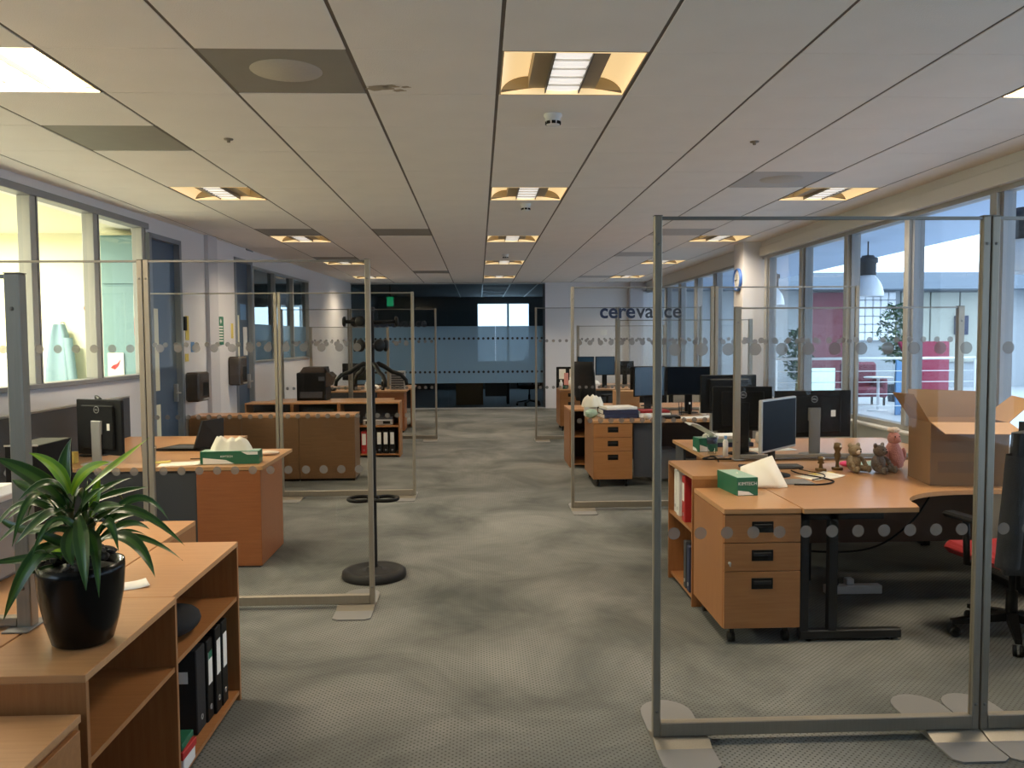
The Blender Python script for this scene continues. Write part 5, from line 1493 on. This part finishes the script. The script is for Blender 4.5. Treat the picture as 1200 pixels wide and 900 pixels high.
# ------------------------------------------------------------------ lab side, rows of cabinets
for k, (x0, x1, l) in enumerate(((-2.08, -1.44, 'plain backed beech cabinet at the aisle end of its row'), (-2.73, -2.083, 'plain backed beech cabinet in the middle of its row'), (-3.33, -2.733, 'plain backed beech cabinet next to the white wall'))):
    t = thing('low_cabinet', l, 'cabinet', (x0, 9.70, 0), group='plain beech cabinets in a row')
    w = x1-x0
    bx('back_panel', 'beech_shaded', t, 0.0, 0.0, 0.03, w, 0.018, 0.745, bev=0.002)
    bx('carcass', 'beech_shaded', t, 0.001, 0.018, 0.03, w-0.001, 0.40, 0.745)
    bx('top_panel', 'beech_top', t, 0, -0.002, 0.745, w, 0.42, 0.768, bev=0.002)
    bx('door', 'beech', t, 0.004, 0.40, 0.05, w-0.004, 0.418, 0.742, bev=0.002)
    bx('plinth', 'black', t, 0.01, 0.02, 0.0, w-0.01, 0.39, 0.03)
XS = [-1.10, -1.94, -2.58, -3.22]
CL = ('open beech bookcase of red and black binders at the aisle end', 'open beech bookcase in the middle of the far row', 'open beech bookcase at the wall end of the far row')
for k in range(3):
    bookcase(CL[k], XS[k+1]+0.002, XS[k]-0.002, 11.60, 11.98, 0.770, '-y', shelves=(0.44,), group='open beech bookcases in the far row', backm='charcoal')
bl = [(-1.86, 'red', 'paper', 'red binder with a white label at the inner end of the aisle bookcase'), (-1.77, 'red', 'paper', 'second red binder with a white label in the aisle bookcase'), (-1.64, 'red', 'paper', 'third red binder with a white label in the aisle bookcase'), (-1.55, 'red', 'paper', 'fourth red binder with a white label, next to the black ones'), (-1.43, 'black', 'paper', 'black binder with a white label, next to the red binders'), (-1.34, 'black', 'paper', 'second black binder with a white label in the aisle bookcase'), (-1.25, 'black', 'white', 'black binder with a white label at the outer end of the aisle bookcase')]
for x, m, l2, l in bl:
    binder(l, x, 11.63, 0.0485, 0.075, 0.28, 0.31 if m == 'red' else 0.33, m, '-y', 'binders in the aisle bookcase', l2)
t = thing('hole_punch_tray', 'grey office device with dark ends on the upper shelf of the aisle bookcase', 'device', (-1.62, 11.66, 0.4405))
bx('case', 'silver', t, 0, 0, 0, 0.42, 0.22, 0.08, bev=0.01); bx('slot', 'black', t, 0.04, -0.002, 0.02, 0.14, 0.0, 0.06); bx('slot', 'black', t, 0.28, -0.002, 0.02, 0.38, 0.0, 0.06)
bx('lid', 'charcoal', t, 0.0, 0.01, 0.08, 0.42, 0.22, 0.12, bev=0.006)
o = bx('red_tray', 'red', None, -1.90, 11.65, 0.4405, -1.70, 11.90, 0.50, bev=0.004); tag(o, 'dark red tray on the upper shelf of the aisle bookcase', 'tray')
o = bx('dark_box', 'charcoal', None, -2.45, 11.65, 0.4405, -2.05, 11.9, 0.66, bev=0.004); tag(o, 'charcoal box on the upper shelf of the middle bookcase', 'box')
o = bx('dark_box', 'black', None, -3.1, 11.65, 0.4405, -2.7, 11.9, 0.64, bev=0.004); tag(o, 'black box on the upper shelf of the wall end bookcase', 'box')
desk('beech desk carrying the big black printer, behind the open bookcases', [(-3.1, 12.1), (-1.3, 12.1), (-1.3, 12.9), (-3.1, 12.9)], panels=[(-3.05, 12.3, 0.1, -1.4, 12.32, 0.70)], legs=[(-1.4, 12.2, 0, 0.6), (-3.0, 12.2, 0, 0.6)])
t = thing('printer', 'large black printer with a sloped top on the lab side', 'printer', (-2.66, 12.3, DZ))
bx('body', 'black', t, 0, 0, 0, 0.42, 0.45, 0.42, bev=0.012)
b = MB(); b.T = Matrix.Rotation(pi/2, 4, 'X'); b.prism([(0.04, 0.42), (0.46, 0.42), (0.52, 0.36), (0.46, 0.22), (0.42, 0.20), (0.42, 0.40), (0.40, 0.50), (0.10, 0.50)], -0.40, -0.02); b.build('scanner_lid', 'dispenser', t)
bx('control_panel', 'charcoal', t, 0.32, -0.006, 0.30, 0.41, 0.0, 0.36, bev=0.002)
bx('paper_tray', 'charcoal', t, 0.05, -0.02, 0.05, 0.37, 0.0, 0.14, bev=0.004)
# farthest desks on the lab side
desk('farthest beech desk on the lab side', [(-3.05, 14.65), (-1.27, 14.65), (-1.27, 15.2), (-3.05, 15.2)], panels=[(-3.0, 14.7, 0.05, -1.80, 14.72, 0.705)], legs=[(-2.95, 14.8, 0, 0.35)])
t = thing('desk_end_cabinet', 'orange toned beech end cabinet of the farthest lab side desk', 'cabinet', (-1.78, 14.67, 0))
bx('carcass', 'beech_red', t, 0, 0, 0.03, 0.47, 0.5, 0.708, bev=0.002); bx('plinth', 'black', t, 0.02, 0.02, 0, 0.45, 0.48, 0.03); bx('door', 'beech', t, 0.005, 0.5, 0.04, 0.465, 0.516, 0.70, bev=0.002)
desk('beech desk behind the farthest low glass screen on the lab side', [(-3.05, 15.32), (-1.22, 15.32), (-1.22, 16.4), (-3.05, 16.4)], panels=[(-1.26, 15.4, 0.02, -1.24, 16.3, 0.705, 'beech_up')], legs=[(-2.95, 15.5, 0, 0.6)])
monitor('black monitor on the farthest lab side desk, behind the coat stand', -2.20, 14.95, pi, 0.44, 0.30, 1.06, DZ, 'screen', 'black', 'black', False)
t = thing('computer_tower', 'small computer tower with a dark slatted side on the farthest lab side desk', 'computer', (-1.58, 14.95, DZ))
bx('case', 'silver', t, 0, 0, 0, 0.26, 0.2, 0.33, bev=0.006)
for k in range(7): bx('vent_slat', 'charcoal', t, 0.02, -0.004, 0.02+k*0.042, 0.24, 0.0, 0.05+k*0.042)
bottle('small white bottle on the farthest lab side desk', -1.98, 14.78, DZ, 'white', 0.03, 0.15)
o = MB().ball((0, 0, 0.05), 0.09, 0.06, 0.05, 12, 8, wob=0.1).build('crumpled_tissue', 'paper', None, (-1.84, 14.80, DZ+0.001)); tag(o, 'crumpled white tissue on the farthest lab side desk', 'tissue')
o = bx('black_tray', 'black', None, -2.85, 14.72, DZ+0.001, -2.52, 14.90, DZ+0.05, bev=0.004); tag(o, 'flat black tray at the front of the farthest lab side desk', 'tray')
bottle('dark bottle between the crumpled tissue and the slatted tower', -1.70, 14.85, DZ, 'black', 0.03, 0.19)

# ------------------------------------------------------------------ nearest beech units
def nearcase(lab, y0, y1, h=0.73):
    return bookcase(lab, -1.435, -1.085-0.022*(y0-2.3), y0, y1, h, '+x', shelves=(0.482,), group='low open bookcases by the plant')
nearcase('low open beech bookcase under the potted plant', 2.292, 2.985)
nearcase('low open beech bookcase holding the black files', 2.988, 3.80)
bookcase('low beech bookcase backing onto the plant bookcases', -1.83, -1.442, 2.35, 4.26, 0.73, '-x', shelves=(0.482,))
desk('beech desk in the corner behind the plant', [(-2.85, 2.35), (-1.84, 2.35), (-1.84, 4.26), (-2.85, 4.26)], z=0.73, panels=[(-2.8, 4.2, 0.1, -1.9, 4.22, 0.70)], legs=[(-2.75, 2.5, 0, 0.7)])
t = thing('low_cabinet', 'lowest plain beech cabinet at the bottom edge of the view', 'cabinet', (-1.72, 1.30, 0))
bx('carcass', 'beech_up', t, 0.002, 0.002, 0.03, 0.625, 0.965, 0.608, bev=0.001); bx('top_panel', 'beech_top', t, 0, 0, 0.608, 0.63, 0.97, 0.63, bev=0.0015)
bx('plinth', 'black', t, 0.02, 0.02, 0, 0.60, 0.95, 0.03); bx('door', 'beech', t, 0.625, 0.03, 0.04, 0.641, 0.94, 0.60, bev=0.0015)
# items in and on them
for k, (y, th, h, d, l, lb) in enumerate(((3.345, 0.105, 0.345, 0.255, 'fat black file box nearest in the low bookcase', None), (3.455, 0.075, 0.345, 0.262, 'black lever arch file with a green and white label in the low bookcase', 'paper'), (3.535, 0.075, 0.37, 0.272, 'black lever arch file with a white label, second from the end', 'paper'), (3.615, 0.075, 0.37, 0.275, 'black lever arch file with a brown edged label at the end of the low bookcase', 'paper'))):
    t = binder(l, -1.40, y, 0.0488, th, d, h, 'black_matt' if k == 0 else 'black', '+x', 'black files in the low bookcase', lb)
    if k == 0: bx('face_label', 'paper', t, d-0.075, -0.0012, h*0.62, d-0.035, 0.001, h*0.76)
    if k == 1: bx('green_band', 'lit_screen' if False else 'sign_green', t, d-0.001, th*0.2, h*0.76, d+0.0016, th*0.8, h*0.85)
stack('', -1.245, 3.10, 0.0, 0.0490, [('white plastic wallet lowest in the low bookcase', 0.30, 0.13, 0.055, 'white', 0.02), ('red folder under the green one in the low bookcase', 0.31, 0.135, 0.03, 'red', -0.03), ('dark green folder topmost beside the black files', 0.29, 0.13, 0.025, 'green', 0.02)])
o = MB().ball((0, 0, 0.055), 0.10, 0.14, 0.055, 18, 10).build('black_pouch', 'black_matt', None, (-1.215, 3.30, 0.483)); tag(o, 'round black pouch on the upper shelf of the low bookcase', 'pouch')
o = paper_sheet('small curled white paper on top of the low bookcase behind the pot', -1.305, 3.13, 0.5, 0.12, 0.11, 0.731, 'paper', 0.006)
t = thing('computer_tower', 'black computer tower with a silver top edge behind the plant', 'computer', (-2.10, 3.90, 0.73))
bx('case', 'black', t, -0.075, 0, 0, 0.075, 0.32, 0.435, bev=0.003); bx('top_edge', 'silver', t, -0.076, -0.003, 0.431, 0.076, 0.004, 0.438, bev=0.001)
t = thing('desk_bin', 'pale grey plastic machine with a rounded top behind the plant', 'machine', (-1.99, 3.10, 0.73))
bx('body', 'plate', t, -0.18, 0, 0, 0.18, 0.25, 0.30, bev=0.02); bx('lid', 'white', t, -0.19, -0.01, 0.30, 0.19, 0.26, 0.36, bev=0.028)
o = MB().tube([(0, 0, 0.012), (0.05, 0.02, 0.02), (0.09, -0.01, 0.012), (0.13, 0.03, 0.012)], 0.01, 8).build('black_strap', 'black', None, (-1.62, 2.95, 0.731)); tag(o, 'short black strap on the beech top behind the plant', 'strap')

# ------------------------------------------------------------------ potted plant
PX, PY, PZ = -1.212, 2.555, 0.7305
t = thing('potted_plant', 'striped leafy dracaena in a glossy black pot on the low bookcase', 'plant', (PX, PY, PZ))
MB().lathe([(0.0, 0.0), (0.075, 0.0), (0.086, 0.008), (0.103, 0.07), (0.118, 0.15), (0.1235, 0.22), (0.1225, 0.245), (0.115, 0.245), (0.112, 0.19), (0.0, 0.185)], 40, cap=False).build('pot', 'black_gloss', t)
MB().lathe([(0.113, 0.215), (0.06, 0.235), (0, 0.232)], 24, cap=False).build('soil', 'soil', t)
rs = random.Random(4)
for k in range(46):
    a = rs.uniform(0, 2*pi); q = 0.106*rs.random()**0.5
    s = MB(); sx = rs.uniform(0.013, 0.024)
    s.ball((0, 0, 0), sx, sx*rs.uniform(0.6, 0.9), sx*0.5, 7, 5, wob=0.12)
    o = s.build('stone', 'soil', t, (q*cos(a), q*sin(a), 0.240+0.02*(1-q/0.112)+rs.uniform(0, 0.012)+(0.018 if cos(a-0.35) > 0.6 else 0)))
    o.rotation_euler = (rs.uniform(-.5, .5), rs.uniform(-.5, .5), rs.uniform(0, 6))
B1 = Vector((-0.035, 0.02, 0)); B2 = Vector((0.028, 0.0, 0))
MB().tube([(-0.035, 0.02, 0.21), (-0.042, 0.015, 0.30), (-0.030, 0.01, 0.40), (-0.028, 0.01, 0.47)], 0.014, 10, r1=0.010).build('cane', 'stem', t)
MB().tube([(0.028, 0.0, 0.21), (0.034, -0.005, 0.30), (0.040, 0.0, 0.38)], 0.012, 10, r1=0.009).build('cane', 'stem', t)
rt = random.Random(5)
def leaf(p0, pm, p1, w, m, fold=0.30):
    """p0 base, pm the point the blade bends through, p1 tip; all in room coordinates"""
    p0, pm, p1 = Vector(p0), Vector(pm), Vector(p1)
    c = 2*pm-(p0+p1)*0.5
    n = 11
    ref = Vector((rt.uniform(-.5, .5), -rt.uniform(0.35, 1.1), 1.0)).normalized()      # blades roll on their axes
    vs = []; ac = []; fs = []
    for i in range(n+1):
        s = i/n
        p = p0*(1-s)**2+2*c*s*(1-s)+p1*s*s
        d = ((c-p0)*(1-s)+(p1-c)*s).normalized()
        side = d.cross(ref)
        if side.length < 0.2: side = d.cross(Vector((-0.4, -1, 0.2)))
        side.normalize()
        nrm = side.cross(d).normalized()
        ww = w*0.5*(0.42+0.58*min(1, s/0.35)) if s < 0.35 else w*0.5*max(0.0, 1-((s-0.35)/0.65)**2.2)
        for j, q in enumerate((-1, -0.5, 0, 0.5, 1)):
            vs.append(p+side*(ww*q)+nrm*(abs(q)*ww*fold+0.0015*sin(7*s+q)))
            ac.append(abs(q))
    for i in range(n):
        for j in range(4):
            fs.append((i*5+j, i*5+j+1, (i+1)*5+j+1, (i+1)*5+j))
    me = bpy.data.meshes.new('leaf')
    me.from_pydata([tuple(v-Vector((PX, PY, PZ))) for v in vs], [], fs)
    me.materials.append(M[m])
    at_ = me.attributes.new('across', 'FLOAT', 'POINT')
    at_.data.foreach_set('value', ac)
    me.polygons.foreach_set('use_smooth', [True]*len(fs))
    o = bpy.data.objects.new('leaf', me); COL.objects.link(o); o.parent = t
    return o
def lf(b, m_, e, w, mt, db=0.0, dm=0.0, de=0.0):
    Y = PY
    w *= 1.30 if 'lime' in mt else 1.08
    leaf(at(b[0], b[1], Y+db), at(m_[0], m_[1], Y+dm), at(e[0], e[1], Y+de), w, mt)
lf((82, 578), (64, 548), (34, 531), 0.030, 'leaf_lime', 0, -.02, -.05)
lf((80, 582), (75, 548), (84, 513), 0.036, 'leaf_pale', 0, .02, .04)
lf((84, 580), (102, 553), (130, 542), 0.034, 'leaf_lime', 0, -.03, -.05)
lf((100, 575), (136, 545), (175, 513), 0.030, 'leaf_lime', 0, -.01, .0)
lf((76, 592), (40, 560), (-8, 536), 0.058, 'leaf', 0, -.02, -.05)
lf((80, 598), (60, 566), (22, 586), 0.034, 'leaf_pale', 0, -.06, -.10)
lf((103, 590), (128, 570), (156, 560), 0.026, 'leaf', 0, .04, .08)
lf((103, 592), (140, 577), (176, 571), 0.026, 'leaf_pale', 0, .06, .10)
lf((108, 622), (152, 598), (217, 640), 0.034, 'leaf', 0, -.02, -.03)
lf((110, 630), (140, 606), (178, 602), 0.030, 'leaf_pale', 0, .05, .1)
lf((114, 640), (146, 622), (176, 631), 0.012, 'leaf', 0, .03, .05)
lf((108, 640), (150, 632), (182, 677), 0.046, 'leaf', 0, -.06, -.10)
lf((118, 634), (166, 631), (214, 657), 0.024, 'leaf', 0, .0, .02)
lf((84, 600), (56, 604), (18, 638), 0.048, 'leaf_pale', 0, -.07, -.11)
lf((92, 606), (97, 640), (101, 692), 0.046, 'leaf', -.02, -.11, -.15)
lf((72, 640), (38, 658), (4, 727), 0.044, 'leaf', 0, -.08, -.10)
lf((76, 650), (34, 655), (-14, 660), 0.032, 'leaf', 0, -.03, -.06)
lf((90, 645), (66, 634), (42, 624), 0.036, 'leaf', -.02, -.06, -.08)
lf((100, 612), (100, 588), (103, 562), 0.022, 'leaf', 0, .0, .02)
lf((108, 606), (112, 580), (117, 556), 0.024, 'leaf_lime', 0, .01, .02)
lf((78, 600), (44, 590), (6, 610), 0.030, 'leaf_pale', 0, .05, .08)
lf((80, 606), (40, 606), (-6, 640), 0.036, 'leaf_pale', 0, .0, -.02)
lf((74, 590), (40, 575), (14, 562), 0.040, 'leaf', 0, .06, .12)
lf((86, 590), (70, 572), (58, 566), 0.022, 'leaf', 0, -.05, -.08)
lf((104, 616), (118, 596), (146, 594), 0.036, 'leaf', 0, -.07, -.12)
lf((96, 622), (118, 606), (150, 590), 0.030, 'leaf_pale', 0, -.03, -.04)
lf((88, 615), (80, 640), (86, 664), 0.040, 'leaf', -.02, -.09, -.11)
lf((104, 622), (112, 640), (112, 664), 0.040, 'leaf', -.02, -.08, -.10)
lf((72, 660), (56, 648), (38, 650), 0.026, 'leaf_pale', 0, -.06, -.1)
lf((70, 662), (50, 668), (34, 672), 0.024, 'leaf_pale', 0, -.05, -.08)
lf((96, 600), (104, 584), (124, 570), 0.030, 'leaf', 0, -.04, -.07)
lf((86, 596), (90, 570), (96, 552), 0.022, 'leaf', 0, .04, .07)
lf((74, 656), (62, 640), (52, 640), 0.030, 'leaf_lime', 0, .04, .06)
lf((90, 600), (112, 578), (104, 560), 0.020, 'leaf', 0, .08, .12)
lf((70, 606), (34, 622), (-10, 600), 0.030, 'leaf', 0, .06, .10)
lf((80, 612), (60, 622), (26, 660), 0.032, 'leaf', 0, .06, .10)

rl = random.Random(11)
for k in range(13):                       # shorter leaves filling the two crowns
    c = Vector((PX-0.036, PY+0.012, 1.05+0.10*rl.random())) if k % 2 else Vector((PX+0.040, PY, 0.99+0.10*rl.random()))
    a = k*2.399+0.4; L = rl.uniform(0.14, 0.27); up_ = rl.uniform(0.02, 0.13)
    dv = Vector((cos(a), sin(a), 0))
    leaf(c, c+dv*L*0.55+Vector((0, 0, up_)), c+dv*L+Vector((0, 0, up_-rl.uniform(0.02, 0.14))), rl.uniform(0.022, 0.034), ('leaf', 'leaf_pale', 'leaf', 'leaf')[k % 4])
